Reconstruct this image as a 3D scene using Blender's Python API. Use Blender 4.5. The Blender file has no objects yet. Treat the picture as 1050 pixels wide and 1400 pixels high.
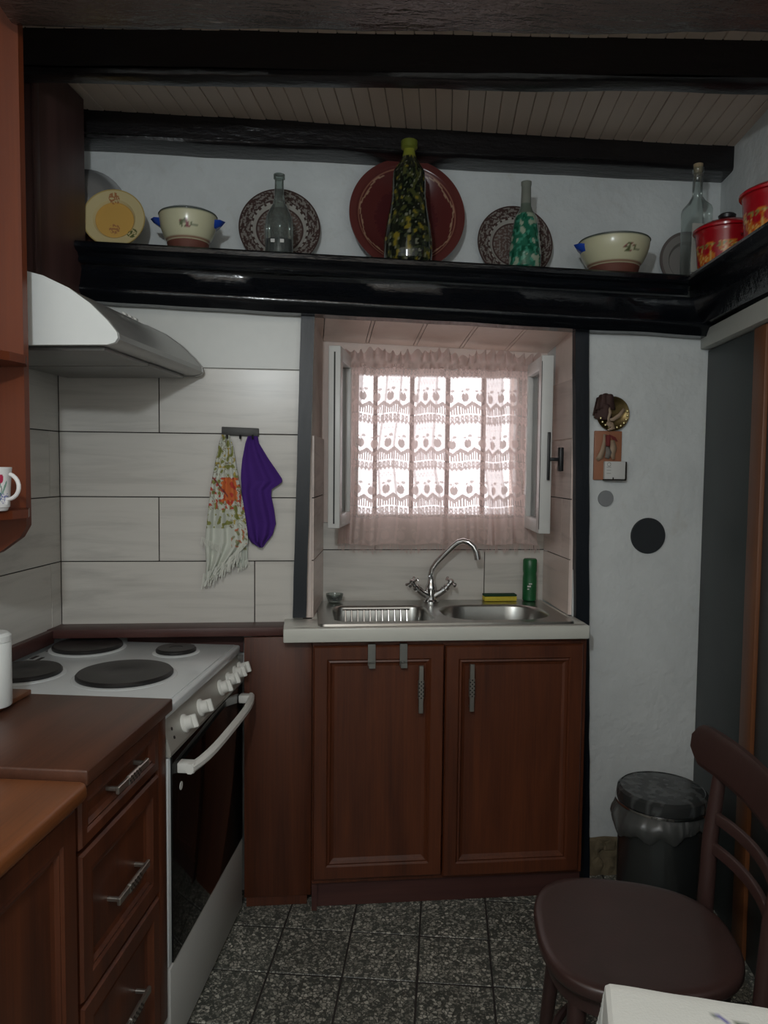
import bpy, bmesh, math, random
import numpy as np
from mathutils import Matrix, Vector, noise
random.seed(7)
SC = bpy.context.scene
COL = SC.collection

# ------------------------------------------------------------------ camera
F = 1040.0; H = 1.40
yaw = math.radians(5.9); pit = math.atan(62 / F); roll = 0.010
fw = Vector((math.sin(yaw) * math.cos(pit), math.cos(yaw) * math.cos(pit), -math.sin(pit)))
r0 = Vector((math.cos(yaw), -math.sin(yaw), 0)); u0 = r0.cross(fw)
rt = math.cos(roll) * r0 + math.sin(roll) * u0
up = -math.sin(roll) * r0 + math.cos(roll) * u0
cd = bpy.data.cameras.new('camera'); cam = bpy.data.objects.new('camera', cd); COL.objects.link(cam)
cd.sensor_fit = 'HORIZONTAL'; cd.sensor_width = 36; cd.lens = 36 * F / 1050
cd.clip_start = 0.02
M3 = Matrix((rt, up, -fw)).transposed()
cam.matrix_world = Matrix.Translation((0, 0, H)) @ M3.to_4x4()
SC.camera = cam

# ------------------------------------------------------------------ light
w = bpy.data.worlds.new('world'); SC.world = w; w.use_nodes = True
w.node_tree.nodes['Background'].inputs[0].default_value = (1.0, 0.94, 0.965, 1)
w.node_tree.nodes['Background'].inputs[1].default_value = 2.0
def lamp(name, loc, power, size, colr):
    l = bpy.data.lights.new(name, 'POINT'); l.energy = power; l.shadow_soft_size = size; l.color = colr
    o = bpy.data.objects.new(name, l); COL.objects.link(o); o.location = loc; return o
lamp('ceiling_lamp', (-0.24, 0.0, 1.99), 36.0, 0.035, (0.90, 0.97, 1.0))
lamp('fill_light', (0.1, -0.8, 2.0), 10.0, 0.45, (1.0, 0.93, 0.86))  # added soft fill behind the camera, not a real lamp of the room
SC.view_settings.view_transform = 'Standard'; SC.view_settings.look = 'None'
SC.view_settings.gamma = 1.0; SC.view_settings.use_curve_mapping = False
SC.view_settings.exposure = 0.0

# ------------------------------------------------------------------ frames
T = math.radians(10.5)
GM = Matrix.Rotation(-T, 4, 'Z')          # room frame: x = across the room, y = along its side walls
WM = Matrix.Identity(4)                   # frame of the back wall
def g2w(n, e, z=0.0):
    v = GM @ Vector((n, e, z)); return v

# ------------------------------------------------------------------ materials
MATS = {}
class NT:
    def __init__(s, name):
        s.m = bpy.data.materials.new(name); s.m.use_nodes = True; s.t = s.m.node_tree
        s.b = s.t.nodes['Principled BSDF']; s.out = s.t.nodes['Material Output']
    def n(s, typ, ins=None, **kw):
        nd = s.t.nodes.new(typ)
        for k, v in kw.items(): setattr(nd, k, v)
        if ins:
            for k, v in ins.items(): s.set(nd, k, v)
        return nd
    def set(s, nd, k, v):
        if isinstance(v, bpy.types.NodeSocket): s.t.links.new(v, nd.inputs[k])
        else: nd.inputs[k].default_value = v
    def math(s, op, a, b=0.0, c=0.0):
        nd = s.n('ShaderNodeMath', operation=op); s.set(nd, 0, a); s.set(nd, 1, b); s.set(nd, 2, c); return nd.outputs[0]
    def mix(s, f, a, b):
        nd = s.n('ShaderNodeMix', data_type='RGBA'); s.set(nd, 0, f)
        for i, v in ((6, a), (7, b)):
            s.set(nd, i, v if isinstance(v, bpy.types.NodeSocket) else (*v, 1))
        return nd.outputs[2]
    def ramp(s, f, stops):
        nd = s.n('ShaderNodeValToRGB'); s.set(nd, 0, f); cr = nd.color_ramp
        while len(cr.elements) < len(stops): cr.elements.new(0.5)
        for e_, (p, c) in zip(cr.elements, stops):
            e_.position = p; e_.color = (*c, 1) if len(c) == 3 else c
        return nd.outputs[0]
    def obj(s, scale=(1, 1, 1), rnd=0.0):
        tc = s.n('ShaderNodeTexCoord'); mp = s.n('ShaderNodeMapping'); s.set(mp, 0, tc.outputs['Object']); mp.inputs[3].default_value = scale
        if rnd:
            oi = s.n('ShaderNodeObjectInfo'); cb = s.n('ShaderNodeCombineXYZ')
            a = s.math('MULTIPLY', oi.outputs['Random'], rnd); s.set(cb, 0, a); s.set(cb, 1, s.math('MULTIPLY', a, 1.7)); s.set(cb, 2, s.math('MULTIPLY', a, 0.6))
            s.set(mp, 1, cb.outputs[0])
        return mp.outputs[0]
    def noise(s, vec, scale, detail=3, rough=0.5, dist=0.0):
        nd = s.n('ShaderNodeTexNoise'); s.set(nd, 'Vector', vec)
        nd.inputs['Scale'].default_value = scale; nd.inputs['Detail'].default_value = detail
        nd.inputs['Roughness'].default_value = rough; nd.inputs['Distortion'].default_value = dist
        return nd.outputs[0]
    def bump(s, h, strength, dist=0.01):
        nd = s.n('ShaderNodeBump'); nd.inputs['Strength'].default_value = strength; nd.inputs['Distance'].default_value = dist
        s.set(nd, 'Height', h); s.t.links.new(nd.outputs[0], s.b.inputs['Normal'])
    def bs(s, **kw):
        names = dict(col='Base Color', rough='Roughness', metal='Metallic', spec='Specular IOR Level', coat='Coat Weight', trans='Transmission Weight', alpha='Alpha', ior='IOR', sheen='Sheen Weight', sss='Subsurface Weight', crough='Coat Roughness')
        for k, v in kw.items():
            if k == 'col' and not isinstance(v, bpy.types.NodeSocket): v = (*v, 1)
            s.set(s.b, names[k], v)
        return s.m

def plain(name, col, rough=0.5, metal=0.0, var=0.08, bump=0.0, scale=30, **kw):
    if name in MATS: return MATS[name]
    t = NT(name); v = t.obj(); nz = t.noise(v, scale, 3)
    c2 = tuple(min(1, x * (1 + var)) for x in col); c1 = tuple(x * (1 - var) for x in col)
    t.bs(col=t.mix(nz, c1, c2), rough=rough, metal=metal, **kw)
    if bump: t.bump(t.noise(v, scale * 2, 4), bump, 0.004)
    MATS[name] = t.m; return t.m

def wood(name, c1, c2, rough, axis='z', coat=0.0, dens=1.0):
    if name in MATS: return MATS[name]
    t = NT(name)
    st = {'z': (9, 9, 0.7), 'y': (9, 0.7, 9), 'x': (0.7, 9, 9)}[axis]
    v = t.obj(tuple(x * dens for x in st), rnd=9.0)
    n1 = t.noise(v, 1.2, 5, 0.6, 0.8)
    v2 = t.obj(tuple(x * 9 * dens if x > 2 else x * 2.5 for x in st), rnd=5.0)
    n2 = t.noise(v2, 2.0, 3, 0.6)
    m = t.math('ADD', t.math('MULTIPLY', n1, 0.7), t.math('MULTIPLY', n2, 0.3))
    t.bs(col=t.ramp(m, [(0.33, c1), (0.62, c2)]), rough=rough, coat=coat, crough=0.2)
    t.bump(n2, 0.08, 0.002)
    MATS[name] = t.m; return t.m

W_CAB = wood('cabinet_wood', (0.048, 0.013, 0.006), (0.125, 0.034, 0.012), 0.42)
W_TOP = wood('worktop_wood', (0.055, 0.021, 0.012), (0.105, 0.040, 0.022), 0.38, 'y')
W_NEAR = wood('orange_wood', (0.13, 0.042, 0.013), (0.22, 0.072, 0.022), 0.36, 'y')
W_PANEL = wood('orange_panel_wood', (0.10, 0.021, 0.007), (0.155, 0.034, 0.010), 0.4, 'z')
W_PLINTH = wood('plinth_wood', (0.055, 0.020, 0.018), (0.085, 0.032, 0.026), 0.45, 'x')
W_CHAIR = wood('chair_wood', (0.040, 0.021, 0.018), (0.052, 0.026, 0.023), 0.36, 'z')
W_DARK = wood('dark_wood', (0.050, 0.022, 0.020), (0.085, 0.038, 0.033), 0.5, 'z')
W_JAMB = wood('jamb_wood', (0.11, 0.038, 0.013), (0.17, 0.058, 0.018), 0.5, 'z')

def beam_mat(name, col, rough, b=0.5, sx=(3, 12, 12), pale_patches=False):
    t = NT(name); v = t.obj(sx); n1 = t.noise(v, 3.0, 4, 0.6)
    v2 = t.obj(); n2 = t.noise(v2, 55, 3, 0.6)
    cc = t.mix(n1, tuple(c * 0.7 for c in col), tuple(c * 1.4 for c in col))
    if pale_patches:
        n3 = t.noise(t.obj((2.2, 14, 14)), 2.6, 5, 0.7)
        cc = t.mix(t.ramp(n3, [(0.63, (0, 0, 0)), (0.70, (1, 1, 1))]), cc, (0.20, 0.185, 0.17))  # pale streaks mixed in by noise stretched along the beam
    t.bs(col=cc, rough=rough)
    t.bump(t.math('ADD', t.math('MULTIPLY', n1, 1.0), t.math('MULTIPLY', n2, 0.35)), b, 0.008)
    return t.m
M_BLACK = beam_mat('black_gloss_paint', (0.0035, 0.0045, 0.0065), 0.16, 0.22)
M_BEAM = beam_mat('beam_paint', (0.007, 0.006, 0.007), 0.32, 0.45)
M_BEAM2 = beam_mat('beam_varnish', (0.060, 0.043, 0.037), 0.25, 0.9, pale_patches=True)
M_POST = beam_mat('post_paint', (0.003, 0.006, 0.011), 0.42, 0.12, (12, 12, 3))

def plaster(name, col, b=0.45, stain=None):
    t = NT(name); v = t.obj(); n1 = t.noise(v, 3.5, 5, 0.6); n2 = t.noise(v, 28, 4, 0.6)
    c = t.mix(t.ramp(n1, [(0.35, (0, 0, 0)), (0.65, (1, 1, 1))]), tuple(x * 0.91 for x in col), tuple(min(1, x * 1.04) for x in col))
    if stain:
        n3 = t.noise(v, 6.0, 4, 0.65, 0.6)
        mk = t.ramp(n3, [(0.60, (0, 0, 0)), (0.72, (1, 1, 1))])
        c = t.mix(t.math('MULTIPLY', mk, 0.28), c, stain)
    t.bs(col=c, rough=0.62)
    t.bump(t.math('ADD', n1, t.math('MULTIPLY', n2, 0.25)), b, 0.02)
    return t.m
M_PLAST = plaster('white_plaster', (0.70, 0.73, 0.73), 0.55, (0.48, 0.45, 0.38))
M_PLAST2 = plaster('alcove_plaster', (0.80, 0.68, 0.62), 0.3)
M_GROUT = plain('dark_grout', (0.035, 0.03, 0.028), 0.9)
M_GROUTL = plain('light_grout', (0.36, 0.35, 0.33), 0.8)

def tilem(name, col, axis):
    t = NT(name)
    sc = {'x': (1.2, 10, 14), 'y': (10, 1.2, 14)}[axis]
    v = t.obj(sc, rnd=13.0); n1 = t.noise(v, 1.3, 6, 0.62, 0.7)
    c = t.ramp(n1, [(0.30, tuple(x * 0.80 for x in col)), (0.5, col), (0.75, tuple(min(1, x * 1.07) for x in col))])
    t.bs(col=c, rough=0.27, spec=0.45); t.bump(n1, 0.03, 0.004)
    return t.m
M_TILE = tilem('wall_tile_glaze', (0.63, 0.605, 0.56), 'x')
M_TILEL = tilem('side_tile_glaze', (0.63, 0.605, 0.56), 'y')
M_TILET = plain('upper_tile_paint', (0.64, 0.65, 0.62), 0.36, var=0.04)

def terrazzo():
    t = NT('terrazzo'); v = t.obj((1, 1, 1), rnd=7.0)
    nd = t.n('ShaderNodeTexNoise'); t.set(nd, 'Vector', v); nd.inputs['Scale'].default_value = 60
    wv = t.n('ShaderNodeVectorMath', operation='MULTIPLY_ADD'); t.set(wv, 0, nd.outputs['Color']); wv.inputs[1].default_value = (0.009,) * 3; t.set(wv, 2, v)
    def chips(sc, lo, hi, th):
        vo = t.n('ShaderNodeTexVoronoi', feature='DISTANCE_TO_EDGE'); t.set(vo, 'Vector', wv.outputs[0]); vo.inputs['Scale'].default_value = sc
        vc = t.n('ShaderNodeTexVoronoi', feature='F1'); t.set(vc, 'Vector', wv.outputs[0]); vc.inputs['Scale'].default_value = sc
        sp = t.n('ShaderNodeSeparateColor'); t.set(sp, 0, vc.outputs['Color'])
        edge = t.ramp(vo.outputs['Distance'], [(lo, (0, 0, 0)), (hi, (1, 1, 1))])
        keep = t.math('GREATER_THAN', sp.outputs[1], th)
        return t.math('MULTIPLY', edge, keep), sp.outputs[0]
    m1, c1 = chips(95, 0.08, 0.16, 0.45); m2, c2 = chips(190, 0.06, 0.14, 0.35)
    tone1 = t.ramp(c1, [(0.0, (0.20, 0.20, 0.17)), (0.5, (0.38, 0.37, 0.32)), (1.0, (0.60, 0.585, 0.51))])
    tone2 = t.ramp(c2, [(0.0, (0.05, 0.055, 0.048)), (0.5, (0.18, 0.18, 0.155)), (1.0, (0.38, 0.37, 0.32))])
    fine = t.noise(v, 300, 2)
    base = t.mix(fine, (0.035, 0.042, 0.038), (0.115, 0.12, 0.105))
    c = t.mix(m1, t.mix(m2, base, tone2), tone1)
    oi = t.n('ShaderNodeObjectInfo'); br = t.math('ADD', t.math('MULTIPLY', oi.outputs['Random'], 0.25), 0.88)
    hs = t.n('ShaderNodeHueSaturation'); t.set(hs, 'Value', br); t.set(hs, 'Color', c)
    t.bs(col=hs.outputs[0], rough=0.42, spec=0.4); return t.m
M_TERR = terrazzo()
M_CEIL = None
def ceilm():
    t = NT('ceiling_board_paint'); v = t.obj((8, 0.8, 8), rnd=5.0); n1 = t.noise(v, 1.5, 4)
    t.bs(col=t.mix(n1, (0.60, 0.49, 0.40), (0.74, 0.61, 0.51)), rough=0.45); return t.m
M_CEIL = ceilm()
M_ALCB = plain('alcove_board_gloss', (0.80, 0.665, 0.59), 0.10, var=0.05, bump=0.35, scale=9)
M_WHITE = plain('white_enamel', (0.66, 0.69, 0.70), 0.22, var=0.03)
M_HOODW = plain('white_hood_paint', (0.74, 0.77, 0.76), 0.35, var=0.02)
M_HOOD = plain('silver_hood_paint', (0.36, 0.36, 0.35), 0.28, metal=0.35, var=0.03)
M_HOODU = plain('hood_filter', (0.25, 0.25, 0.24), 0.45, metal=0.5)
M_PANEL = plain('control_panel', (0.42, 0.41, 0.37), 0.35, metal=0.25, var=0.04)
M_KNOB = plain('knob_white', (0.78, 0.78, 0.74), 0.3, var=0.02)
M_GLASSK = plain('black_oven_glass', (0.004, 0.004, 0.004), 0.07, var=0.0, spec=0.28)
M_IRON = plain('cast_iron', (0.012, 0.011, 0.011), 0.42, var=0.2)
M_STEEL = plain('brushed_steel', (0.42, 0.42, 0.40), 0.28, metal=1.0, var=0.1)
M_CHROME = plain('chrome', (0.62, 0.62, 0.62), 0.12, metal=1.0, var=0.02)
M_NICKEL = plain('nickel_handle', (0.42, 0.40, 0.36), 0.32, metal=0.9, var=0.05)
M_DOT = plain('dark_inlay', (0.02, 0.015, 0.012), 0.6)
M_DRAWERW = plain('oven_drawer_paint', (0.50, 0.50, 0.48), 0.35, var=0.02)
M_MARBLE = plain('white_slab', (0.66, 0.66, 0.60), 0.28, var=0.07, scale=9)
M_FRAME = plain('window_paint', (0.66, 0.66, 0.64), 0.35, var=0.06)
M_SEAL = plain('black_seal', (0.02, 0.02, 0.02), 0.6)
M_BLACKP = plain('black_plastic', (0.012, 0.012, 0.014), 0.35)
M_BAR = plain('iron_bar_paint', (0.33, 0.28, 0.27), 0.5)
M_GREY = plain('grey_disc', (0.24, 0.25, 0.26), 0.6, var=0.02)
M_DARKD = plain('black_disc', (0.022, 0.026, 0.030), 0.75, var=0.1, scale=90)
M_DOOR = plain('dark_green_door_paint', (0.030, 0.038, 0.038), 0.5, var=0.35, scale=4)
M_LINTEL = plain('lintel_paint', (0.45, 0.46, 0.42), 0.6, var=0.06)
M_PURPLE = plain('purple_cloth', (0.060, 0.014, 0.19), 0.9, var=0.15, scale=14)
M_BLUE = plain('blue_glaze', (0.02, 0.07, 0.42), 0.2)
M_CLAY = plain('brown_clay', (0.14, 0.045, 0.030), 0.7)
M_REDE = plain('red_enamel', (0.42, 0.006, 0.014), 0.18)
M_GREENP = plain('green_bottle_plastic', (0.006, 0.10, 0.03), 0.35, var=0.1)
M_SPY = plain('yellow_sponge', (0.62, 0.50, 0.05), 0.9, bump=0.6, scale=160)
M_SPG = plain('green_scourer', (0.012, 0.05, 0.02), 0.95, bump=0.6, scale=200)
M_BINB = plain('bin_steel', (0.10, 0.11, 0.11), 0.25, metal=0.85, var=0.1)
M_STONE = plain('rough_stone', (0.16, 0.125, 0.075), 0.9, var=0.5, bump=0.9, scale=26)
M_BOARDP = plain('orange_board', (0.34, 0.14, 0.075), 0.5)
M_PAPER = plain('paper', (0.62, 0.62, 0.60), 0.7, var=0.02)
M_GOLD = plain('tarnished_gold', (0.14, 0.10, 0.04), 0.35, metal=0.8, var=0.5, scale=45)
M_RIB = plain('beige_ribbon', (0.36, 0.26, 0.18), 0.6)
M_FLOWER = plain('dried_brown_leaf', (0.055, 0.026, 0.022), 0.8, var=0.3)
M_REDC = plain('dark_red_cloth', (0.16, 0.02, 0.02), 0.8)

def glassm(name, col, a=0.35, rough=0.08):
    t = NT(name); tr = t.n('ShaderNodeBsdfTransparent'); tr.inputs[0].default_value = (*col, 1)
    gl = t.n('ShaderNodeBsdfGlossy'); gl.inputs['Roughness'].default_value = rough; gl.inputs[0].default_value = (0.9, 0.9, 0.9, 1)
    df = t.n('ShaderNodeBsdfDiffuse'); df.inputs[0].default_value = (*[c * 0.6 for c in col], 1)
    fr = t.n('ShaderNodeLayerWeight'); fr.inputs[0].default_value = 0.35
    m1 = t.n('ShaderNodeMixShader'); m1.inputs[0].default_value = a; t.t.links.new(tr.outputs[0], m1.inputs[1]); t.t.links.new(df.outputs[0], m1.inputs[2])
    m2 = t.n('ShaderNodeMixShader'); t.t.links.new(t.math('MULTIPLY', fr.outputs['Fresnel'], 0.8), m2.inputs[0]); t.t.links.new(m1.outputs[0], m2.inputs[1]); t.t.links.new(gl.outputs[0], m2.inputs[2])
    t.t.links.new(m2.outputs[0], t.out.inputs[0]); return t.m
M_CLEAR = glassm('clear_bottle_glass', (0.78, 0.83, 0.81), 0.10)
M_SMOKE = glassm('grey_green_bottle_glass', (0.62, 0.68, 0.65), 0.16)
M_PANE = glassm('window_pane_glass', (0.9, 0.92, 0.92), 0.03, 0.02)
M_PLASTIC = glassm('bin_liner', (0.30, 0.31, 0.30), 0.35, 0.3)

def attrm(name, rough=0.35, coat=0.0, bump=0.0):
    if name in MATS: return MATS[name]
    t = NT(name); a = t.n('ShaderNodeAttribute'); a.attribute_name = 'paint'
    t.bs(col=a.outputs['Color'], rough=rough, coat=coat)
    if bump: t.bump(t.noise(t.obj(), 300, 2), bump, 0.002)
    MATS[name] = t.m; return t.m
M_CERAM = attrm('painted_ceramic', 0.22)
M_CLOTHP = attrm('printed_cloth', 0.9, bump=0.3)
M_DECO = attrm('decoupage_glass', 0.13)

def lacem():
    t = NT('pink_lace'); a = t.n('ShaderNodeAttribute'); a.attribute_name = 'paint'
    tr = t.n('ShaderNodeBsdfTransparent')
    df = t.n('ShaderNodeBsdfDiffuse'); df.inputs[0].default_value = (0.84, 0.67, 0.62, 1)
    tl = t.n('ShaderNodeBsdfTranslucent'); tl.inputs[0].default_value = (0.58, 0.46, 0.44, 1)
    m1 = t.n('ShaderNodeMixShader'); m1.inputs[0].default_value = 0.42; t.t.links.new(df.outputs[0], m1.inputs[1]); t.t.links.new(tl.outputs[0], m1.inputs[2])
    m2 = t.n('ShaderNodeMixShader'); t.t.links.new(a.outputs['Fac'], m2.inputs[0]); t.t.links.new(tr.outputs[0], m2.inputs[1]); t.t.links.new(m1.outputs[0], m2.inputs[2])
    t.t.links.new(m2.outputs[0], t.out.inputs[0]); return t.m
M_LACE = lacem()

# ------------------------------------------------------------------ mesh builder
class MB:
    def __init__(s): s.v = []; s.f = []; s.mi = []; s.cur = 0; s.sm = []
    def add(s, vs, fs, smooth=False):
        o = len(s.v); s.v += [tuple(p) for p in vs]
        for f in fs: s.f.append([i + o for i in f]); s.mi.append(s.cur); s.sm.append(smooth)
        return s
    def box(s, x0, x1, y0, y1, z0, z1, bev=0.0, seg=2, fn=None):
        if bev <= 0:
            vs = [(x, y, z) for z in (z0, z1) for y in (y0, y1) for x in (x0, x1)]
            fs = [(0, 2, 3, 1), (4, 5, 7, 6), (0, 1, 5, 4), (2, 6, 7, 3), (0, 4, 6, 2), (1, 3, 7, 5)]
            sm = False
        else:
            b = bmesh.new(); bmesh.ops.create_cube(b, size=1.0)
            for v in b.verts: v.co = Vector(((x0 + x1) / 2 + v.co.x * (x1 - x0), (y0 + y1) / 2 + v.co.y * (y1 - y0), (z0 + z1) / 2 + v.co.z * (z1 - z0)))
            bmesh.ops.bevel(b, geom=b.edges[:], offset=bev, segments=seg, profile=0.5, affect='EDGES')
            b.verts.index_update(); vs = [tuple(v.co) for v in b.verts]; fs = [[v.index for v in f.verts] for f in b.faces]; b.free(); sm = True
        if fn: vs = [fn(p) for p in vs]
        return s.add(vs, fs, sm)
    def lathe(s, prof, c=(0, 0, 0), seg=32, M=None, caps=True):
        vs = []; fs = []
        for r, z in prof:
            for k in range(seg):
                a = 2 * math.pi * k / seg; vs.append(Vector((r * math.cos(a), r * math.sin(a), z)))
        for i in range(len(prof) - 1):
            for k in range(seg):
                k2 = (k + 1) % seg; fs.append((i * seg + k, i * seg + k2, (i + 1) * seg + k2, (i + 1) * seg + k))
        if caps:
            if prof[0][0] > 1e-5: fs.append(tuple(range(seg))[::-1])
            if prof[-1][0] > 1e-5: fs.append(tuple((len(prof) - 1) * seg + k for k in range(seg)))
        if M: vs = [M @ v for v in vs]
        vs = [v + Vector(c) for v in vs]
        return s.add(vs, fs, True)
    def tube(s, pts, r, seg=10, caps=True):
        pts = [Vector(p) for p in pts]; n = len(pts); rs = r if isinstance(r, (list, tuple)) else [r] * n
        vs = []; fs = []; pa = None
        for i, p in enumerate(pts):
            d = (pts[min(i + 1, n - 1)] - pts[max(i - 1, 0)]).normalized()
            if pa is None:
                pa = d.orthogonal().normalized()
            else:
                pa = (pa - d * pa.dot(d)).normalized()
            pb = d.cross(pa)
            for k in range(seg):
                a = 2 * math.pi * k / seg; vs.append(p + rs[i] * (math.cos(a) * pa + math.sin(a) * pb))
        for i in range(n - 1):
            for k in range(seg):
                k2 = (k + 1) % seg; fs.append((i * seg + k, i * seg + k2, (i + 1) * seg + k2, (i + 1) * seg + k))
        if caps: fs.append(tuple(range(seg))[::-1]); fs.append(tuple((n - 1) * seg + k for k in range(seg)))
        return s.add(vs, fs, True)
    def prism(s, poly, fn, a, b, smooth=False):
        """poly: list of 2D points, extruded between a and b; fn(p, q, t)->xyz"""
        n = len(poly); vs = [fn(p, q, a) for p, q in poly] + [fn(p, q, b) for p, q in poly]
        fs = [tuple(range(n))[::-1], tuple(range(n, 2 * n))] + [(i, (i + 1) % n, n + (i + 1) % n, n + i) for i in range(n)]
        return s.add(vs, fs, smooth)
    def rings(s, u0_, u1_, v0_, v1_, prof, fn, back):
        """panelled front: nested rectangular rings (inset, height)"""
        vs = []; fs = []
        pr = [(0, back)] + list(prof)
        for ins, d in pr:
            for u, v in ((u0_ + ins, v0_ + ins), (u1_ - ins, v0_ + ins), (u1_ - ins, v1_ - ins), (u0_ + ins, v1_ - ins)):
                vs.append(fn(u, v, d))
        for i in range(len(pr) - 1):
            for k in range(4):
                k2 = (k + 1) % 4; fs.append((i * 4 + k, i * 4 + k2, i * 4 + 4 + k2, i * 4 + 4 + k))
        m = (len(pr) - 1) * 4; fs.append((m, m + 1, m + 2, m + 3)); fs.append((3, 2, 1, 0))
        return s.add(vs, fs, False)
    def grid(s, P, smooth=True):
        """P: array nu x nv x 3"""
        nu, nv = P.shape[:2]; vs = [tuple(p) for p in P.reshape(-1, 3)]
        fs = [(i * nv + j, (i + 1) * nv + j, (i + 1) * nv + j + 1, i * nv + j + 1) for i in range(nu - 1) for j in range(nv - 1)]
        return s.add(vs, fs, smooth)

def link(name, mb, mats, parent=None, frame=WM, solid=0.0, sharp=35, paint=None, subsurf=0):
    """one mesh object; mb in frame coordinates, converted to the parent's local space"""
    me = bpy.data.meshes.new(name)
    vs = mb.v
    X = frame
    if parent is not None: X = PM[parent.name].inverted() @ frame
    pv = [tuple(X @ Vector(p)) for p in vs]
    me.from_pydata(pv, [], mb.f); me.update()
    if not isinstance(mats, (list, tuple)): mats = [mats]
    for m in mats: me.materials.append(m)
    me.polygons.foreach_set('material_index', mb.mi)
    me.polygons.foreach_set('use_smooth', mb.sm)
    b = bmesh.new(); b.from_mesh(me); bmesh.ops.recalc_face_normals(b, faces=b.faces); b.to_mesh(me); b.free()
    if any(mb.sm): me.set_sharp_from_angle(angle=math.radians(sharp))
    if paint is not None:
        at = me.color_attributes.new('paint', 'FLOAT_COLOR', 'POINT')
        cols = [paint(p) for p in vs]
        at.data.foreach_set('color', np.array([(*c, 1.0) if len(c) == 3 else c for c in cols], dtype=np.float32).ravel())
    o = bpy.data.objects.new(name, me); COL.objects.link(o)
    if parent is not None:
        o.parent = parent; PM[o.name] = PM[parent.name]
    else: PM[o.name] = frame
    if parent is None and frame is not WM:
        # keep frame as object transform
        me.transform((frame.inverted() @ Matrix.Identity(4))); o.matrix_world = frame
    if solid: 
        md = o.modifiers.new('thickness', 'SOLIDIFY'); md.thickness = solid; md.offset = 0
    if subsurf:
        md = o.modifiers.new('sub', 'SUBSURF'); md.levels = subsurf; md.render_levels = subsurf
    return o
PM = {}
def thing(name, label, cat, base=(0, 0, 0), frame=WM, group=None, kind=None):
    o = bpy.data.objects.new(name, None); COL.objects.link(o); o.empty_display_size = 0.1
    m = frame @ Matrix.Translation(base); o.matrix_world = m; PM[o.name] = m
    if label: o['label'] = label
    if cat: o['category'] = cat
    if group: o['group'] = group
    if kind: o['kind'] = kind
    return o
def tag(o, label=None, cat=None, group=None, kind=None):
    if label: o['label'] = label
    if cat: o['category'] = cat
    if group: o['group'] = group
    if kind: o['kind'] = kind
    return o
def struct(name, mb, mats, frame=WM, label=None, cat=None, **kw):
    o = link(name, mb, mats, None, frame, **kw); o['kind'] = 'structure'
    o['label'] = label or name.replace('_', ' '); o['category'] = cat or 'structure'
    return o
def child_copy(src, parent, mat):
    c = src.copy(); COL.objects.link(c); c.parent = parent; c.matrix_local = mat; PM[c.name] = PM[parent.name]; return c
def nz(x, y, z=0.0): return noise.noise((x, y, z))

WL = -1.200; WR = 0.894        # side walls (room frame)
YT = 2.46; YU = 2.62; YA = 2.78
ZC = 2.49
# ------------------------------------------------------------------ floor
mb = MB().box(-1.7, 1.7, -1.6, 3.1, -0.10, -0.0022)
floor = struct('floor', mb, M_GROUT, GM, 'speckled terrazzo tile floor of the kitchen', 'floor')
tb = MB().box(-0.1003, 0.1003, -0.1003, 0.1003, -0.03, 0.0, 0.002, 1)
first = None
for i in range(-7, 6):
    for j in range(-3, 17):
        cx = -0.058 + 0.206 * i + 0.103; cy = 2.20 - 0.206 * (j - 1) + 0.103
        if cx < WL - 0.05 or cx > WR + 0.05 : continue
        if cy > 2.75 or cy < -1.2: continue
        m = Matrix.Translation((cx, cy, random.uniform(-0.001, 0.001))) @ Matrix.Rotation(random.choice((0, 1, 2, 3)) * math.pi / 2 + random.uniform(-0.006, 0.006), 4, 'Z')
        if first is None:
            first = link('tile', tb, M_TERR, floor, WM)
            first.data.transform(PM['floor'])   # back to own local space
            first.matrix_local = m
        else: child_copy(first, floor, m)

# ------------------------------------------------------------------ walls
RE = 0.62                          # back wall right piece extends
mb = MB()
mb.box(-1.45, -0.005, YT + 0.008, 3.0, 0.0, 2.00)
mb.box(0.895, 1.75, YT, 3.0, 0.0, 2.00)
mb.box(-0.005, 0.895, YT + 0.008, 3.0, 1.89, 2.00)
mb.box(-1.45, 1.95, YU, 3.0, 2.00, 2.62)
wall_back = struct('wall_back', mb, M_PLAST, WM, 'uneven white plastered and tiled back wall with window alcove', 'wall')
mb = MB()                          # alcove back with window hole
WX0, WX1, WZ0, WZ1 = 0.165, 0.815, 1.195, 1.765
mb.box(-0.005, 0.93, YA + 0.006, 3.0, 0.0, WZ0)
mb.box(-0.005, WX0, YA + 0.006, 3.0, WZ0, 1.89)
mb.box(WX1, 0.95, YA + 0.006, 3.0, WZ0, 1.89)
mb.box(WX0, WX1, YA + 0.006, 3.0, WZ1, 1.89)
# slanting alcove cheeks
mb.prism([(-0.006, YT + 0.008), (0.020, YT + 0.008), (0.060, YA + 0.01), (-0.006, YA + 0.01)], lambda p, q, t: (p, q, t), 0.906, 1.895)
mb.prism([(0.888, YT + 0.008), (0.93, YT + 0.008), (0.97, YA + 0.01), (0.898, YA + 0.01)], lambda p, q, t: (p, q, t), 0.906, 1.895)
link('alcove_surround', mb, M_PLAST2, wall_back)
M_TILEA = tilem('alcove_side_tile', (0.72, 0.60, 0.545), 'y')
def wall_tile(x0, x1, z0, z1, y=YT, mat=M_TILE, nm='tile'):
    g = 0.0016
    mbt = MB().box(x0 + g, x1 - g, y, y + 0.0075, z0 + g, z1 - g, 0.0008, 1)
    return link(nm, mbt, mat, wall_back)
gr = MB().box(-1.0, -0.005, YT + 0.0045, YT + 0.008, 0.86, 1.703); link('grout', gr, M_GROUT, wall_back)
rows = [0.905, 1.093, 1.297, 1.499, 1.704]
XL = -0.90
for x0, x1 in ((-0.95, -0.762), (-0.762, -0.162), (-0.162, -0.005)): wall_tile(x0, x1, rows[0] - 0.05, rows[1])
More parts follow.
